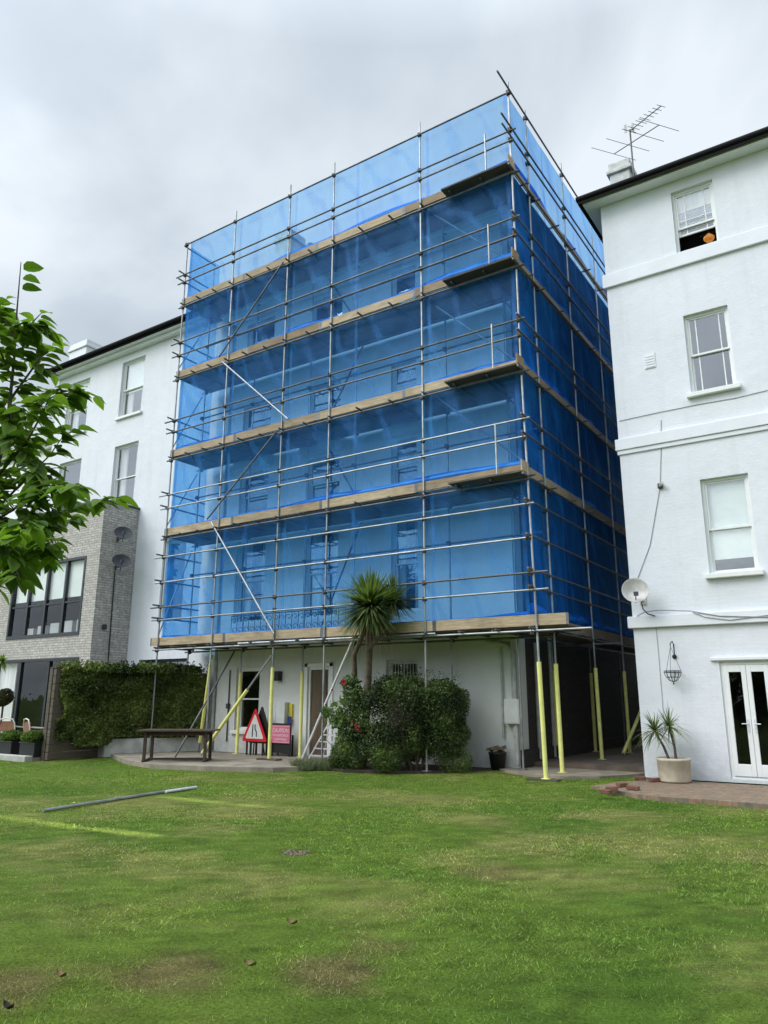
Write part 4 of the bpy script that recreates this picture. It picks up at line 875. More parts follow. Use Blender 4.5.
# table
TB = thing('garden_table', 'dark weathered wooden garden table on the patio edge before the hedge', 'table', (-8.72, -1.45, .118))
TR = T(-8.72, -1.45, .118, R(36))
def tb(nm, *a, mat='darkwood', bevel=.006):
    return MB().box(*a, mat=TR).build(nm, mat, TB, bevel=bevel)
m = MB()
for i in range(6): m.box(-.92, -.46+i*.154, .70, .92, -.46+i*.154+.148, .73, mat=TR)
m.build('tabletop', 'darkwood', TB)
for sx in (-1, 1):
    for sy in (-1, 1): tb('leg', sx*.72-.035, sy*.34-.035, .0, sx*.72+.035, sy*.34+.035, .70)
    tb('crossbar', sx*.72-.03, -.44, .0, sx*.72+.03, .44, .045)
tb('apron', -.72, -.30, .60, .72, -.27, .69); tb('apron', -.72, .27, .60, .72, .30, .69); tb('stretcher', -.72, -.03, .02, .72, .03, .07)

# triangular warning sign: road narrows
def tri(th, c, w_, h_, y0, y1, mat, nm, shrink=0.0, flip=1, rnd=.06):
    cx, cz = c; pts = [(-w_/2+shrink*1.7, shrink), (w_/2-shrink*1.7, shrink), (0, h_-shrink*2.05)]
    out = []
    for i in range(3):
        p_ = Vector(pts[i]); a_ = Vector(pts[i-1]); b_ = Vector(pts[(i+1) % 3]); r1 = rnd*(1-shrink*3)
        for t1 in (0, .5, 1):
            u1 = p_+(a_-p_).normalized()*r1*(1-t1)+(b_-p_).normalized()*r1*t1; u1 = u1.lerp(p_, .35 if t1 == .5 else 0); out.append(u1)
    n = len(out); m = MB(); m.add([(cx+q.x, y0, cz+q.y) for q in out]+[(cx+q.x, y1, cz+q.y) for q in out], [tuple(range(n)), tuple(range(2*n-1, n-1, -1))]+[(i, n+i, n+(i+1) % n, (i+1) % n) for i in range(n)])
    return m.build(nm, mat, th)
sy_ = .95; sa, sb = P(242, 741, 'y', sy_), P(266.5, 742, 'y', sy_); st_ = P(258.5, 708.5, 'y', sy_)
sw = (sb.x-sa.x)*1.04; sx_ = (sa.x+sb.x)/2; sh = (st_.z-sa.z)*1.03
SG = thing('warning_sign', 'red bordered triangular road narrows sign propped on the patio', 'sign', (sx_, sy_, .115))
tri(SG, (sx_, sa.z), sw, sh, sy_, sy_+.02, 'red', 'sign_plate'); tri(SG, (sx_, sa.z), sw, sh, sy_-.004, sy_-.002, 'signwhite', 'sign_face', .075)
m = MB()
def strip(pts_, wd, y):
    for i in range(len(pts_)-1):
        a_, b_ = Vector(pts_[i]), Vector(pts_[i+1]); n_ = (b_-a_).normalized(); n_ = Vector((-n_.y, n_.x))*wd/2
        m.add([(a_.x-n_.x, y, a_.y-n_.y), (b_.x-n_.x, y, b_.y-n_.y), (b_.x+n_.x, y, b_.y+n_.y), (a_.x+n_.x, y, a_.y+n_.y)], [(0, 1, 2, 3)])
zb_ = sa.z+.12
strip([(sx_-.075, zb_), (sx_-.06, zb_+.33)], .035, sy_-.007); strip([(sx_+.075, zb_), (sx_+.075, zb_+.13), (sx_+.02, zb_+.2), (sx_+.015, zb_+.33)], .035, sy_-.0072)
m.build('road_narrows_symbol', 'signblack', SG)
m = MB()
for xx in (-.3, -.16, .28): m.box(sx_+xx-.025, sy_+.03, .115, sx_+xx+.025, sy_+.06, sa.z+.15)
m.box(sx_-.33, sy_+.03, sa.z-.02, sx_+.33, sy_+.05, sa.z+.02).tube([(sx_-.2, sy_+.2, .12), (sx_, sy_+.05, sa.z+sh*.8)], .018, 6).tube([(sx_+.22, sy_+.2, .12), (sx_, sy_+.05, sa.z+sh*.8)], .018, 6)
m.build('stand', 'signblack', SG)
# a second sign, seen from its black back edge
S2 = thing('folded_sign', 'black backed triangular sign leaning behind the red bordered one', 'sign', (sx_+.15, sy_+.12, .115))
tri(S2, (sx_+.14, .42), sw*.98, sh*1.12, sy_+.1, sy_+.13, 'signblack', 'sign_plate')
m = MB(); 
for xx in (-.05, .33): m.box(sx_+xx-.03, sy_+.135, .115, sx_+xx+.03, sy_+.16, .7)
m.build('stand', 'signblack', S2)
# caution board
ca_, cb_ = P(271.5, 725, 'y', 1.05), P(289.5, 743.5, 'y', 1.05)
CS = thing('caution_board', 'faded red caution board with white lettering standing by the door', 'sign', ((ca_.x+cb_.x)/2, 1.05, .115))
MB().box(ca_.x, 1.05, cb_.z, cb_.x, 1.065, ca_.z).build('sign_plate', 'pinkred', CS)
m = MB().box(ca_.x-.03, 1.067, cb_.z-.02, cb_.x+.03, 1.08, ca_.z+.05)
for xx in (ca_.x+.0, cb_.x-.04): m.box(xx, 1.067, .115, xx+.05, 1.09, cb_.z)
m.box(ca_.x+.05, 1.25, .115, ca_.x+.09, 1.28, cb_.z+.2).box(cb_.x-.1, 1.25, .115, cb_.x-.06, 1.28, cb_.z+.2).box(ca_.x+.0, 1.09, .2, cb_.x, 1.11, .5); m.build('stand', 'signblack', CS)
MB().box(ca_.x+.012, 1.0465, ca_.z-.028, cb_.x-.012, 1.0485, ca_.z-.018).box(ca_.x+.012, 1.0465, cb_.z+.018, cb_.x-.012, 1.0485, cb_.z+.028).build('border', 'signwhite', CS)
def text(body, x, y, z, width, height, mat, parent, nm='lettering'):
    cu = bpy.data.curves.new('tmp', 'FONT'); cu.body = body; cu.align_x = 'CENTER'; cu.offset = .012
    o = bpy.data.objects.new('tmp', cu); COL.objects.link(o); bpy.context.view_layer.update()
    me = bpy.data.meshes.new_from_object(o.evaluated_get(bpy.context.evaluated_depsgraph_get())); bpy.data.objects.remove(o)
    xs_ = [v.co.x for v in me.vertices]; ys_ = [v.co.y for v in me.vertices]; w0 = max(xs_)-min(xs_); h0 = max(ys_)-min(ys_); cx = (max(xs_)+min(xs_))/2; b0 = min(ys_)
    for v in me.vertices: v.co = Vector((x+(v.co.x-cx)*width/w0, y, z+(v.co.y-b0)*height/h0))-parent.location
    me.materials.append(MT[mat]); q = bpy.data.objects.new(nm, me); COL.objects.link(q); q.parent = parent; return q
cx_ = (ca_.x+cb_.x)/2; bw = cb_.x-ca_.x; bh = ca_.z-cb_.z
text('CAUTION', cx_, 1.046, ca_.z-bh*.40, bw*.86, bh*.22, 'signwhite', CS); text('WORKFORCE', cx_, 1.046, ca_.z-bh*.63, bw*.84, bh*.13, 'signwhite', CS); text('OVERHEAD', cx_, 1.046, ca_.z-bh*.85, bw*.66, bh*.13, 'signwhite', CS)
# ladder
l1 = P(302, 757, 'y', .6); l1.z = .12; tpp = P(352, 642, 'y', .12); off = tpp-l1; wv = Vector((l1.x-CAM.x, l1.y-CAM.y, 0)).normalized()*.38
LD = thing('ladder', 'slim aluminium ladder leaning steeply up to the scaffold, seen edge on', 'ladder', l1)
for q in (l1, l1+wv): MB().tube([q, q+off], .026, 6).build('rail', 'ladder', LD)
for i in range(1, 13):
    t1 = i/13.; MB().tube([l1+off*t1, l1+wv+off*t1], .016, 6).build('rung', 'ladder', LD)
# step ladder under the rose
s0 = P(309, 757, 'y', .9).x; s1 = P(328, 757, 'y', .9).x; s2 = P(322, 727, 'y', .9).x; s3 = P(337, 727, 'y', .9).x; zt_ = .95
SL = thing('step_ladder', 'short aluminium step ladder with four treads behind the ladder foot', 'step ladder', ((s0+s1)/2, .9, .12))
MB().tube([(s0, .9, .12), (s2, 1.15, zt_)], .02, 6).build('rail', 'ladder', SL); MB().tube([(s1, .9, .12), (s3, 1.15, zt_)], .02, 6).build('rail', 'ladder', SL)
for i in range(5):
    t1 = (i+.5)/5; xa_, xb_ = s0+(s2-s0)*t1, s1+(s3-s1)*t1; yy = .9+.25*t1; zz = .12+(zt_-.12)*t1; MB().box(xa_, yy-.05, zz-.012, xb_, yy+.05, zz+.012).build('tread', 'ladder', SL)
MB().tube([(s0+.1, 1.36, .12), (s2, 1.2, zt_)], .014, 6).tube([(s1+.1, 1.36, .12), (s3, 1.2, zt_)], .014, 6).build('rear_frame', 'ladder', SL)
# bucket
bq = P(498, 769, 'z', .1); bz = .095
BK = thing('rubble_bucket', 'black plastic bucket of rubble standing on the grass by the house corner', 'bucket', (bq.x, bq.y, bz))
MB().lathe((bq.x, bq.y, bz), [(0, 0), (.15, 0), (.195, .33), (.21, .34), (.205, .36), (.18, .35), (.14, .05)], 24).build('body', 'plasticbox', BK)
m = MB()
for i in range(9):
    a_ = i*2.4; rr = .13*math.sqrt(i/9); m.box(-.08, -.05, -.02, .08, .05, .03, mat=T(bq.x+rr*math.cos(a_), bq.y+rr*math.sin(a_), bz+.35+.012*i, a_, .3*math.sin(i), .4*math.cos(i*2)))
m.build('rubble', 'rubble', BK)
tag(MB().box(-.18, -.02, 0, .1, .14, .035, mat=T(bq.x-.04, bq.y-.06, bz+.43, .4, .1, -.25)).build('broken_slab', 'rubble'), 'broken brown slab balanced on the rubble in the black bucket', 'slab')
# pot with small palms
pc = P(675, 781, 'z', .14); pc = Vector((P(675, 778, 'y', .9).x, .9, .08))
PT = thing('stone_pot', 'round cream stone pot with a rim standing on the brick paving', 'plant pot', pc)
MB().lathe(pc, [(0, .0), (.25, 0), (.27, .02), (.275, .0), (.29, .04), (.30, .38), (.315, .39), (.315, .44), (.27, .44), (.26, .38), (0, .37)], 32).build('pot_body', 'pot', PT)
MB().lathe(pc+Vector((0, 0, .385)), [(.262, .0), (.1, .02), (0, .025)], 20).build('soil', 'soil', PT)
MB().lathe(pc+Vector((0, 0, .0)), [(.18, -.0), (.18, .0)], 8)

# ------------------------------------------------------------------ strap-leaved heads
def strap_head(nm, parent, c, n, L_, w_, dark, light, droop=.5, lowest=-.6, mat='leaf', segs=5):
    """radiating narrow arching leaves"""
    vs = []; fs = []; cols = []
    for i in range(n):
        a_ = rng.random()*6.283; el = math.asin(lowest+(1-lowest)*rng.random()); l_ = L_*(.7+.4*rng.random()); d_ = np.array([math.cos(a_)*math.cos(el), math.sin(a_)*math.cos(el), math.sin(el)])
        sd_ = np.cross(d_, [0, 0, 1.]); sd_ /= np.linalg.norm(sd_)+1e-6; k = rng.random(); col = np.array(dark)*(1-k)+np.array(light)*k; o_ = len(vs)
        for s in range(segs+1):
            t1 = s/segs; p_ = np.array(c)+d_*l_*t1+np.array([0, 0, -1.])*droop*l_*t1**2.4*math.cos(el); ww = w_*(1-t1**2.2)*min(1, .5+t1*3)+.001
            vs += [tuple(p_-sd_*ww), tuple(p_+sd_*ww)]; cols += [col*(.6+.5*t1)]*2
        fs += [(o_+2*s, o_+2*s+1, o_+2*s+3, o_+2*s+2) for s in range(segs)]
    m = MB(); m.add(vs, fs, True); o = m.build(nm, mat, parent); ca = o.data.color_attributes.new('col', 'FLOAT_COLOR', 'POINT'); cc = np.ones((len(vs), 4), 'f4'); cc[:, :3] = np.array(cols); ca.data.foreach_set('color', cc.ravel()); return o
for i, (px, py, lab) in enumerate(((655, 731, 'cordyline with a spiky head in the stone pot, leaning towards the passage'), (669, 727, 'cordyline with a spiky head in the stone pot, upright beside the basket wall'))):
    hd = P(px, py, 'y', .9+.06*i); th = thing('potted_cordyline', lab, 'plant', (pc.x+(.05-.12*(1-i)), pc.y, pc.z+.37), 'cordylines in the stone pot')
    b0 = Vector(th.location); MB().tube([b0, b0.lerp(hd, .5)+Vector((.03, 0, -.02)), hd], [.028, .024, .02], 8).build('stem', 'bark', th); strap_head('leaves', th, hd, 80, .52, .014, (.06, .09, .035), (.26, .32, .14), .35, -.6)
# tall cordyline by the scaffold
pb = Vector((P(362, 762, 'y', .1).x, .1, .08)); h1 = P(370, 606, 'y', -.5); h2 = P(398, 602, 'y', .0); h2.y = -.22
PL = thing('cordyline_palm', 'tall cordyline palm with two spiky heads rising past the scaffold boards', 'palm tree', pb)
MB().tube([pb, pb.lerp(h1, .4)+Vector((.05, 0, 0)), pb.lerp(h1, .75)+Vector((.04, 0, 0)), h1], [.11, .085, .075, .06], 10).tube([pb+Vector((-.1, .02, 0)), pb+Vector((-.22, .05, 1.2)), P(354, 655, 'y', -.3), P(366, 628, 'y', -.45)], [.09, .07, .06, .05], 10).tube([P(368, 650, 'y', -.48), P(385, 628, 'y', -.4), h2], [.06, .05, .05], 8).build('trunk', 'palmbark', PL)
strap_head('crown', PL, h1, 1100, 1.0, .022, (.035, .065, .022), (.24, .30, .12), .12, -.75); strap_head('crown', PL, h2, 320, .72, .017, (.03, .05, .018), (.17, .22, .09), .25, -.55)
strap_head('dead_leaves', PL, h1+Vector((0, 0, -.1)), 90, .7, .014, (.12, .08, .04), (.26, .2, .12), 1.3, -.95)

# ------------------------------------------------------------------ bushes, hedge
def shell(n, c, r_, jitter=.18, low=0, seed=1):
    d = rdir(n); c = np.array(c); rr = np.array(r_)
    p0 = c+d*rr; k = 1+ (vnoise(p0, 2.0, seed)-.5)*.35+(vnoise(p0, 5., seed+1)-.5)*.18
    dep = 1-np.abs(rng.normal(0, jitter, n)); p = c+d*rr*(k*dep)[:, None]; return p[p[:, 2] > low]
bc = P(415, 722, 'y', .15)
BU = thing('clipped_yew_bush', 'large rounded dark green clipped bush before the house wall', 'bush', (bc.x, .15, .09))
def boxy(n, c, r_, pw=.55, jit=.08, seed=1, rough=.22):
    d = rdir(n); d = np.sign(d)*np.abs(d)**pw; d /= np.maximum(.72, 1)
    p = np.array(c)+d*np.array(r_); k = 1+(vnoise(p, 1.7, seed)-.5)*rough+(vnoise(p, 5, seed+1)-.5)*rough*.7; k = k*(1-np.abs(rng.normal(0, jit, n))); p = np.array(c)+d*np.array(r_)*k[:, None]; return p[p[:, 2] > .12]
pts = np.concatenate([boxy(38000, (bc.x-.42, .15, 1.18), (1.05, .75, .9), .78, .09, 3, .4), boxy(24000, (bc.x+.40, .3, 1.22), (.78, .6, .86), .78, .1, 4, .4), boxy(16000, (bc.x-.2, .3, 1.1), (1.05, .45, .85), .7, .35, 6), boxy(6000, (bc.x+.55, .4, 1.2), (.5, .4, .75), .7, .35, 7), shell(5000, (bc.x-.5, 0, .55), (.9, .6, .5), .2, .1, 5)])
pts = pts[~((pts[:, 2] < .75) & (pts[:, 0] > bc.x-.3) & (rng.random(len(pts)) < .45))]
for i in range(200):
    a_ = rng.random()*6.283; c_ = np.array([bc.x-.05+1.1*math.cos(a_)*rng.random(), .15+.6*math.sin(a_), 1.5+.5*rng.random()]); d_ = c_-np.array([bc.x, .15, 1.0]); d_ /= np.linalg.norm(d_); pts = np.concatenate([pts, c_+d_*np.linspace(0, .3, 12)[:, None]+rng.normal(0, .015, (12, 3))])
leafcloud('foliage', pts, .023, (.014, .028, .009), (.115, .165, .042), parent=BU, seed=5, nscale=3.0)
m = MB()
for i in range(7): a_ = i*.9; m.tube([(bc.x+.1*math.cos(a_), .15+.1*math.sin(a_), .05), (bc.x+.45*math.cos(a_), .15+.35*math.sin(a_), .7), (bc.x+.7*math.cos(a_), .15+.5*math.sin(a_), 1.5)], [.04, .03, .01], 6)
m.build('branches', 'bark', BU)
# inner mass keeps the bush from being see-through
m = MB().lathe((bc.x-.15, .2, 1.2), [(0, -.45), (.4, -.4), (.55, -.1), (.55, .3), (.4, .55), (0, .6)], 16); m.build('inner_mass', 'soil', BU)
# rose
rb = P(343, 740, 'y', -.35)
RS = thing('rose_bush', 'straggly climbing rose with pink red blooms beside the ladder', 'bush', (rb.x, -.3, .09))
rp_ = []
for (px, py, n_, r1) in ((340, 715, 700, .42), (355, 697, 800, .38), (345, 722, 500, .3), (362, 730, 600, .35), (348, 745, 500, .35), (326, 712, 120, .16), (350, 683, 250, .25), (345, 738, 300, .25)):
    q = P(px, py, 'y', -.3); rp_.append(shell(n_, (q.x, -.3, q.z), (r1, r1, r1*.8), .4, .1, 9))
leafcloud('foliage', np.concatenate(rp_), .042, (.03, .06, .018), (.16, .23, .08), 'leaf', RS, seed=8)
m = MB()
for (px, py) in ((343, 683), (358, 727), (330, 700), (322, 735), (362, 700), (350, 745), (345, 710)):
    q = P(px, py, 'y', -.3); m.tube([(rb.x+.05, -.3, .05), (rb.x*.6+q.x*.4+.1, -.35, q.z*.55), q], [.014, .01, .005], 6)
m.build('stems', 'bark', RS)
def bloom(q, r1, i):
    n = 40; d = rdir(n); c_ = np.array(q)+d*r1*.5; col = np.tile(np.array([.72, .04, .12]), (n, 1))*(.6+.6*rng.random(n))[:, None]
    U = np.cross(d, rdir(n)); U /= np.linalg.norm(U, axis=1)[:, None]; V = np.cross(d, U)
    cards('bloom', 'petal', c_, U*r1*.6, V*r1*.6, col, RS)
for i, (px, py, r1) in enumerate(((343, 681, .085), (345, 684, .06), (357, 726, .1), (359, 730, .08), (352, 722, .05), (332, 690, .04))): bloom(P(px, py, 'y', -.55), r1*.8, i)
# low plants along the bed
def patch(x0, x1, y0, y1, n, z=.08): return np.stack([rng.uniform(x0, x1, n), rng.uniform(y0, y1, n), np.full(n, z)], 1)
for i, (px, lab) in enumerate(((300, 'grey green lavender clump at the patio corner'), (318, 'grey green lavender clump in front of the ladder foot'), (334, 'grey green lavender clump under the rose'))):
    q = P(px, 769, 'z', .06); n_ = 900; a_ = rng.random(n_)*6.283; r1 = np.sqrt(rng.random(n_))*.34; pp = np.stack([q.x+np.cos(a_)*r1, q.y+.15+np.sin(a_)*r1*.7, np.full(n_, .05)], 1)
    tufts('lavender', lab, pp, .24, .006, (.06, .08, .04), (.26, .28, .20), .45, 'lavender along the bed', 'plant')
for (px, py, r1, lab) in ((352, 757, .38, 'low leafy plant between the rose and the dark bush'), (385, 758, .38, 'low leafy plant spreading under the dark bush'), (455, 752, .45, 'feathery fern like shrub at the foot of the dark bush'), (340, 765, .3, 'low leafy plant at the foot of the rose')):
    q = P(px, py, 'y', -.5 if px < 420 else .35); q.z = .3; pts = shell(2200, (q.x, q.y, .3), (r1, r1*.8, .36), .3, .08, 12)
    o = leafcloud('low_shrub', pts, .03, (.03, .055, .015), (.16, .22, .06), 'leaf', None, seed=12, aspect=.3); tag(o, lab, 'plant', 'low plants in the bed')

# hedge over planter wall
HP = [(-12.75, -2.3), (-12.35, -2.3), (-12.15, -.75), (-10.95, 1.35), (-12.9, 1.35)]
HG = thing('ivy_hedge', 'thick dark green hedge growing over the timber fence and planter', 'hedge', (-12.2, -.3, .5))
pts = []
def facepts(a, b, z0, z1, n, bulge):
    t_ = rng.random(n); z = z0+(z1-z0)*rng.random(n); x = a[0]+(b[0]-a[0])*t_; y = a[1]+(b[1]-a[1])*t_; nx_, ny_ = (b[1]-a[1]), -(b[0]-a[0]); l_ = math.hypot(nx_, ny_); nx_ /= l_; ny_ /= l_
    p = np.stack([x, y, z], 1); d = (vnoise(p, 1.6, 33)-.35)*bulge+(vnoise(p, 5, 34)-.5)*.2-np.abs(rng.normal(0, .07, n)); return np.stack([x+nx_*d, y+ny_*d, z], 1)
pts.append(facepts((-12.15, -.95), (-10.85, 1.35), .55, 2.3, 30000, .4))
q = facepts((-12.4, -2.35), (-12.15, -.75), .35, 2.38, 20000, .3); k = vnoise(q, 2.2, 44)*.6+(q[:, 1]+2.4)*.35+(q[:, 2]-1.0)*.34; pts.append(q[k > .30])
sh = []
for i in range(260):
    t_ = rng.random(); bx_ = -12.45+t_*1.55; by_ = -2.3+t_*3.6; b_ = np.array([bx_+rng.uniform(-.2, .15), by_, 2.32]); d_ = np.array([rng.normal(0, .35), rng.normal(0, .35), 1.]); l_ = rng.uniform(.08, .3); m_ = 14; sh.append(b_+d_*(np.linspace(0, l_, m_)[:, None])+rng.normal(0, .018, (m_, 3)))
pts += sh
n_ = 26000; x = rng.uniform(-13, -10.7, n_); y = rng.uniform(-2.5, 1.5, n_); ok = inpoly(x, y, HP); p = np.stack([x[ok], y[ok], np.full(ok.sum(), 2.3)], 1); p[:, 2] += (vnoise(p, 1.1, 35)-.5)*.6+(vnoise(p, 6, 36)-.5)*.2-np.abs(rng.normal(0, .05, len(p))); pts.append(p)
leafcloud('foliage', np.concatenate(pts), .042, (.028, .05, .013), (.20, .25, .06), parent=HG, seed=15, up=.15, nscale=1.9, hi=(.2, .22, .06))
MB().prism([(-12.55, -.9), (-12.3, -.7), (-11.15, 1.3), (-12.7, 1.3)], .45, 2.1).build('inner_mass', 'soil', HG)
tag(MB().prism([(-12.25, -.95), (-10.88, 1.45), (-11.03, 1.49), (-12.45, -.86)], -.05, .50).box(-12.62, -.95, -.05, -12.46, -.8, .50).prism([(-12.46, -.95), (-12.24, -.95), (-12.30, -.84), (-12.46, -.84)], -.048, .498).build('planter_wall', 'planterwall', bevel=.01), 'low grubby white rendered planter wall below the hedge', 'wall')
FN = thing('timber_fence', 'weathered horizontal timber plank fence half covered by the hedge', 'fence', (-12.6, -2.4, 0))
m = MB()
for i in range(12): z = .02+i*.195; m.box(-12.62+.004*(i % 2), -2.48, z, -12.5, -.97, z+.185)
m.build('planks', 'fence', FN, bevel=.008); MB().box(-12.76, -2.5, 0, -12.63, -2.36, 2.4).build('post', 'fence', FN); MB().box(-12.76, -1.0, 0, -12.63, -.88, 2.4).build('post', 'fence', FN)
MB().box(-12.62, -2.49, 2.37, -12.49, -.97, 2.40).build('capping', 'fence', FN)

# neighbour's terrace furniture and planters
for i, (px, lab) in enumerate(((8, 'black trough planter of clipped green shrubs nearest the frame edge'), (31, 'black trough planter of clipped green shrubs next to the timber fence'))):
    q = P(px, 757, 'y', -2.55); tp_ = thing('trough_planter', lab, 'planter', (q.x, -2.5, .09), 'trough planters on the terrace')
    MB().box(q.x-.34, -2.7, .09, q.x+.34, -2.3, .44).box(q.x-.36, -2.72, .42, q.x+.36, -2.28, .46).build('trough', 'plasticbox', tp_, bevel=.01)
    pt = shell(4200, (q.x, -2.5, .58), (.4, .27, .16), .25, .40, 20+i); leafcloud('foliage', pt, .03, (.035, .06, .012), (.15, .22, .05), 'leaf', tp_, seed=20+i)
def terrace_chair(px, lab, rz):
    q = P(px, 742, 'y', -1.6); th = thing('garden_chair', lab, 'chair', (q.x, -1.6, .092), 'white garden chairs on the terrace'); A = T(q.x, -1.6, .092, rz)
    def tb_(nm, ps, r_, mat='furn'): return MB().tube([A@Vector(p_) for p_ in ps], r_, 8).build(nm, mat, th)
    for sx in (-.27, .27):
        for sy in (-.25, .25): tb_('leg', [(sx, sy, 0), (sx*.97, sy, .44)], .016)
        tb_('armrest', [(sx, -.25, .44), (sx, -.27, .66), (sx, .1, .68), (sx, .26, .7)], .018)
    MB().box(-.28, -.27, .42, .28, .27, .46, mat=A).build('seat', 'furn', th, bevel=.01)
    tb_('back_frame', [(-.27, .25, .44), (-.27, .31, .78), (-.2, .33, .9), (0, .34, .93), (.2, .33, .9), (.27, .31, .78), (.27, .25, .44)], .018)
    MB().box(-.25, .27, .55, .25, .30, .84, mat=A).build('backrest', 'wicker', th)
terrace_chair(12, 'white framed garden chair with woven brown back, half out of the picture', R(200)); terrace_chair(36, 'white framed garden chair with woven brown back, beside the glazed doors', R(165)); 
# topiary and small tree at the edge
q = P(0, 760, 'y', -1.9); tt = thing('topiary_tree', 'small topiary tree with a brownish ball crown on the terrace', 'tree', (q.x, -1.9, .09)); cz = P(4, 698, 'y', -1.9)
MB().tube([(cz.x-.02, -1.9, .09), (cz.x, -1.9, cz.z)], .03, 8).build('trunk', 'bark', tt); leafcloud('crown', shell(4500, (cz.x-.03, -1.9, cz.z), (.27, .27, .27), .2, 0, 25), .026, (.03, .03, .01), (.13, .13, .035), parent=tt, seed=25)
MB().lathe((cz.x-.02, -1.9, .09), [(0, 0), (.16, 0), (.21, .34), (.18, .34), (0, .3)], 16).build('pot', 'plasticbox', tt)
q = P(2, 662, 'y', -2.6); sp_ = thing('leafy_standard', 'broad leaved shrub with pale green leaves at the frame edge', 'shrub', (q.x-.1, -2.6, .09)); MB().tube([(q.x-.1, -2.6, .09), (q.x-.05, -2.6, q.z)], .02, 8).build('stem', 'bark', sp_)
strap_head('leaves', sp_, q+Vector((0, 0, .0)), 60, .36, .035, (.07, .12, .03), (.24, .34, .10), .5, -.4)

# ------------------------------------------------------------------ young tree close to the camera
TD = 4.5
def Q(px, py, d=TD): return PD(px, py, d)
g0 = Q(-62, 970); g0.z = 0
TRE = thing('young_cherry_tree', 'young leafy cherry tree close to the camera with drooping green leaves', 'tree', g0)
stem = [g0, Q(-58, 800), Q(-45, 650), Q(-26, 560), Q(-6, 480), Q(8, 420), Q(14, 360), Q(17, 310), Q(21, 262)]
sr = [.05, .045, .036, .028, .018, .012, .008, .005, .0025]
m = MB().tube(stem, sr, 8)
br = [([(-20, 545), (20, 520), (62, 512), (106, 498)], 0), ([(-14, 520), (20, 485), (50, 455), (66, 432)], .35), ([(-4, 478), (28, 440), (44, 410), (52, 392)], -.25), ([(4, 440), (38, 405), (60, 393), (78, 389)], .15),
      ([(-26, 565), (10, 560), (38, 548), (58, 538)], -.4), ([(-34, 600), (-10, 580), (10, 572), (24, 566)], .2), ([(-18, 530), (20, 505), (60, 488), (82, 486)], -.5), ([(-10, 500), (12, 470), (24, 440), (34, 400)], .5),
      ([(10, 400), (28, 375), (40, 358), (50, 345)], .2), ([(12, 380), (0, 350), (-6, 325)], -.2), ([(8, 420), (-20, 390), (-40, 350)], .2), ([(-6, 480), (-50, 450), (-90, 400)], .3), ([(-26, 560), (-80, 520), (-130, 480)], -.3), ([(-26, 560), (-60, 580), (-100, 600)], .5),
      ([(-14, 520), (0, 540), (30, 545), (48, 560)], .6), ([(-6, 480), (-10, 520), (8, 545), (20, 580)], -.6), ([(10, 400), (14, 440), (36, 470), (55, 500)], -.15), ([(-26, 560), (-60, 500), (-70, 430)], -.5), ([(16, 330), (30, 325), (38, 330)], 0), ([(15, 340), (4, 320), (-4, 300)], .1),
      ([(-20, 545), (10, 530), (40, 528), (72, 520)], .3), ([(-30, 570), (-8, 555), (14, 540), (34, 520)], -.7)]
LP_ = []; LD_ = []
def along(ps, n_, spread):
    ps = [Vector(p_) for p_ in ps]
    for i in range(n_):
        t1 = (i+.5*rng.random())/n_*(len(ps)-1); k = int(t1); k = min(k, len(ps)-2); p_ = ps[k].lerp(ps[k+1], t1-k); d_ = (ps[k+1]-ps[k]).normalized()
        LP_.append(p_); LD_.append(d_)
for pts_, dd in br:
    n1_ = len(pts_); pp = [Q(a, b, TD+dd*(i/(n1_-1))) for i, (a, b) in enumerate(pts_)]; m.tube(pp, [.009-.007*i/(n1_-1) for i in range(n1_)], 6)
    along(pp, 42 if n1_ > 3 else 30, .1)
    for j in range(5 if pts_[-1][1] > 395 else 2):   # side twigs
        t1 = rng.uniform(.25, .95)*(n1_-1); k = min(int(t1), n1_-2); p_ = pp[k].lerp(pp[k+1], t1-k); d_ = Vector(rdir(1)[0]); d_ = (d_+(pp[k+1]-pp[k]).normalized()*.8).normalized(); d_.z = d_.z*.5-.05; e_ = p_+d_*rng.uniform(.09, .2)
        m.tube([p_, e_], [.005, .002], 5); along([p_, e_], 5, .05)
along(stem[-7:-4], 26, .05); along(stem[-5:-3], 20, .05); along(stem[-4:-1], 20, .05); along([stem[-2], stem[-1]], 5, .03)
m.build('trunk', 'bark', TRE)
# leaves: ovate, drooping, slightly folded
nL = len(LP_); vs = []; fs = []; cols = []
prof = [(0, 0), (.1, .36), (.32, .56), (.6, .5), (.82, .26), (1.0, 0)]
for i in range(nL):
    b = LP_[i]; a_ = rng.random()*6.283; out = Vector((math.cos(a_), math.sin(a_), 0)); d_ = (out*1.0+LD_[i]*.5+Vector((0, 0, -.45+.35*rng.random()))).normalized()
    l_ = .08+.065*rng.random(); pet = b+d_*.02; nrm = Vector((0, 0, 1))-d_*d_.z; nrm = (nrm.normalized()+Vector(rdir(1)[0])*.45).normalized(); sd_ = d_.cross(nrm).normalized(); nrm = sd_.cross(d_)
    o_ = len(vs); k = float(np.clip(rng.normal(.4, .25), 0, 1)); col = np.array([.055, .115, .02])*(1-k)+np.array([.25, .38, .065])*k
    mid = []
    for (t1, w1) in prof:
        c_ = pet+d_*l_*t1+Vector((0, 0, -1))*l_*.28*t1*t1; ww = w1*l_*.52
        vs += [tuple(c_-sd_*ww+nrm*ww*.35), tuple(c_), tuple(c_+sd_*ww+nrm*ww*.35)]; cols += [col*1.05, col*.8, col*1.05]
    for s in range(len(prof)-1):
        q0 = o_+3*s; fs += [(q0, q0+1, q0+4, q0+3), (q0+1, q0+2, q0+5, q0+4)]
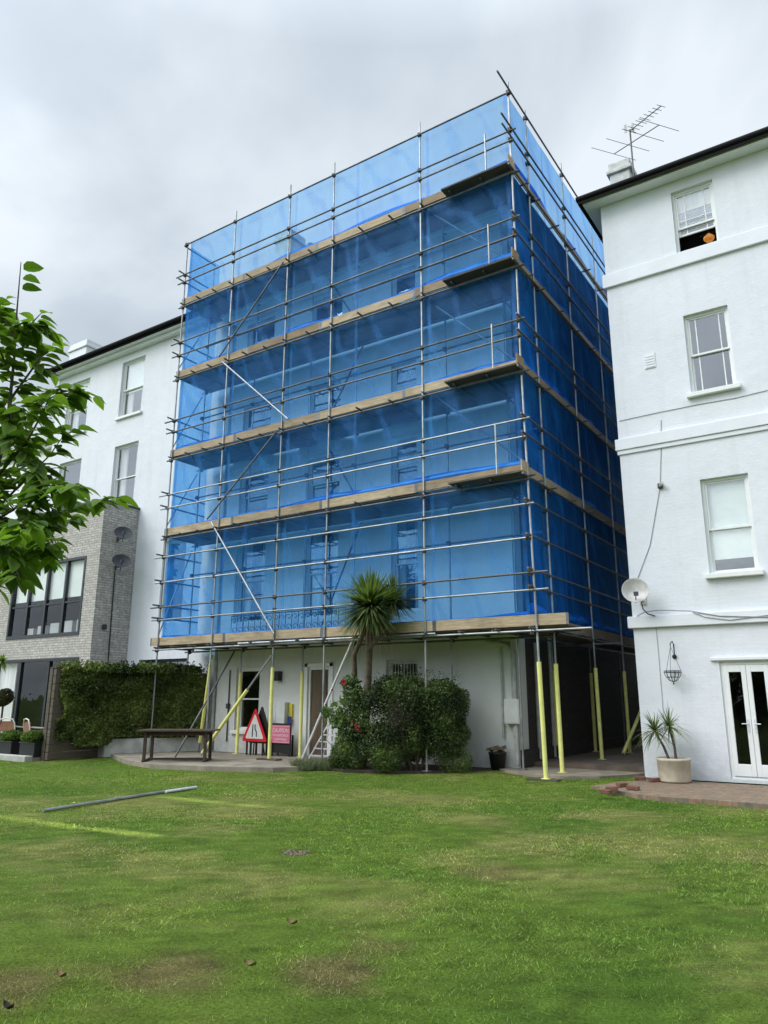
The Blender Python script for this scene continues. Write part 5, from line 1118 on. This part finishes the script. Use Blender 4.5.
mm = MB(); mm.add(vs, fs, True); o = mm.build('crown', 'leaf', TRE); ca = o.data.color_attributes.new('col', 'FLOAT_COLOR', 'POINT'); cc = np.ones((len(vs), 4), 'f4'); cc[:, :3] = np.array(cols); ca.data.foreach_set('color', cc.ravel())

# fallen leaves and lawn bits
for i, (px, py, lab) in enumerate(((292, 924, 'single curled brown leaf lying in the middle of the lawn'), (8, 1009, 'dark crumpled leaf lying at the near corner of the lawn'), (250, 966, 'small pale leaf lying on the near lawn'), (61, 977, 'small straw coloured leaf in the near grass'))):
    q = P(px, py, 'z', .03); m = MB(); l_ = .05
    for t1 in range(5): pass
    rows = [(q.x+(-.5+t1/5)*l_*2, w1) for t1, w1 in ((0, 0), (1, .5), (2, .75), (3, .7), (4, .45), (5, 0))]
    vs = []
    for j, (xx, w1) in enumerate(rows): vs += [(xx, q.y-w1*l_*.5, .036+.012*abs(j-2.5)), (xx, q.y, .026+.008*abs(j-2.5)), (xx, q.y+w1*l_*.5, .04+.01*abs(j-2.5))]
    m.add(vs, [f_ for j in range(5) for f_ in ((3*j, 3*j+1, 3*j+4, 3*j+3), (3*j+1, 3*j+2, 3*j+5, 3*j+4))], True)
    tag(m.build('fallen_leaf', 'soil' if i == 1 else 'brown'), lab, 'leaf', 'fallen leaves on the lawn')
q = P(74, 804, 'z', .04); dn = thing('dandelion', 'single yellow dandelion in the grass near the long tube', 'flower', (q.x, q.y, .02)); MB().lathe((q.x, q.y, .055), [(0, .012), (.02, .008), (.024, 0), (0, -.004)], 12).build('flower_head', 'yellow', dn); MB().tube([(q.x, q.y, .0), (q.x, q.y, .055)], .003, 5).build('stem', 'bark', dn)

# end of the passage: a timber gate added so that it stays dark
PG = thing('added_passage_gate', 'dark timber gate added to keep the far end of the side passage dark', 'gate', (.3, 13, .2))
m = MB()
for i in range(18): m.box(-1.0+i*.15, 13.0, .22, -1.0+i*.15+.145, 13.04, 2.6)
m.build('planks', 'darkwood', PG); MB().box(-1, 13.045, .6, 1.66, 13.09, .72).box(-1, 13.045, 2.1, 1.66, 13.09, 2.22).build('rails', 'darkwood', PG)

# the belt of garden trees behind the photographer, seen only as reflections in the window panes
n_ = 9000; x = rng.uniform(-60, 70, n_); y = -48+rng.normal(0, 3, n_); hmax = 9+6*vnoise(np.stack([x, x*0, x*0], 1), .12, 90)
z = hmax*rng.random(n_)**.8; o = leafcloud('far_trees', np.stack([x, y, z], 1), .9, (.02, .035, .012), (.06, .1, .03), seed=91, up=.1); tag(o, None, kind='stuff')
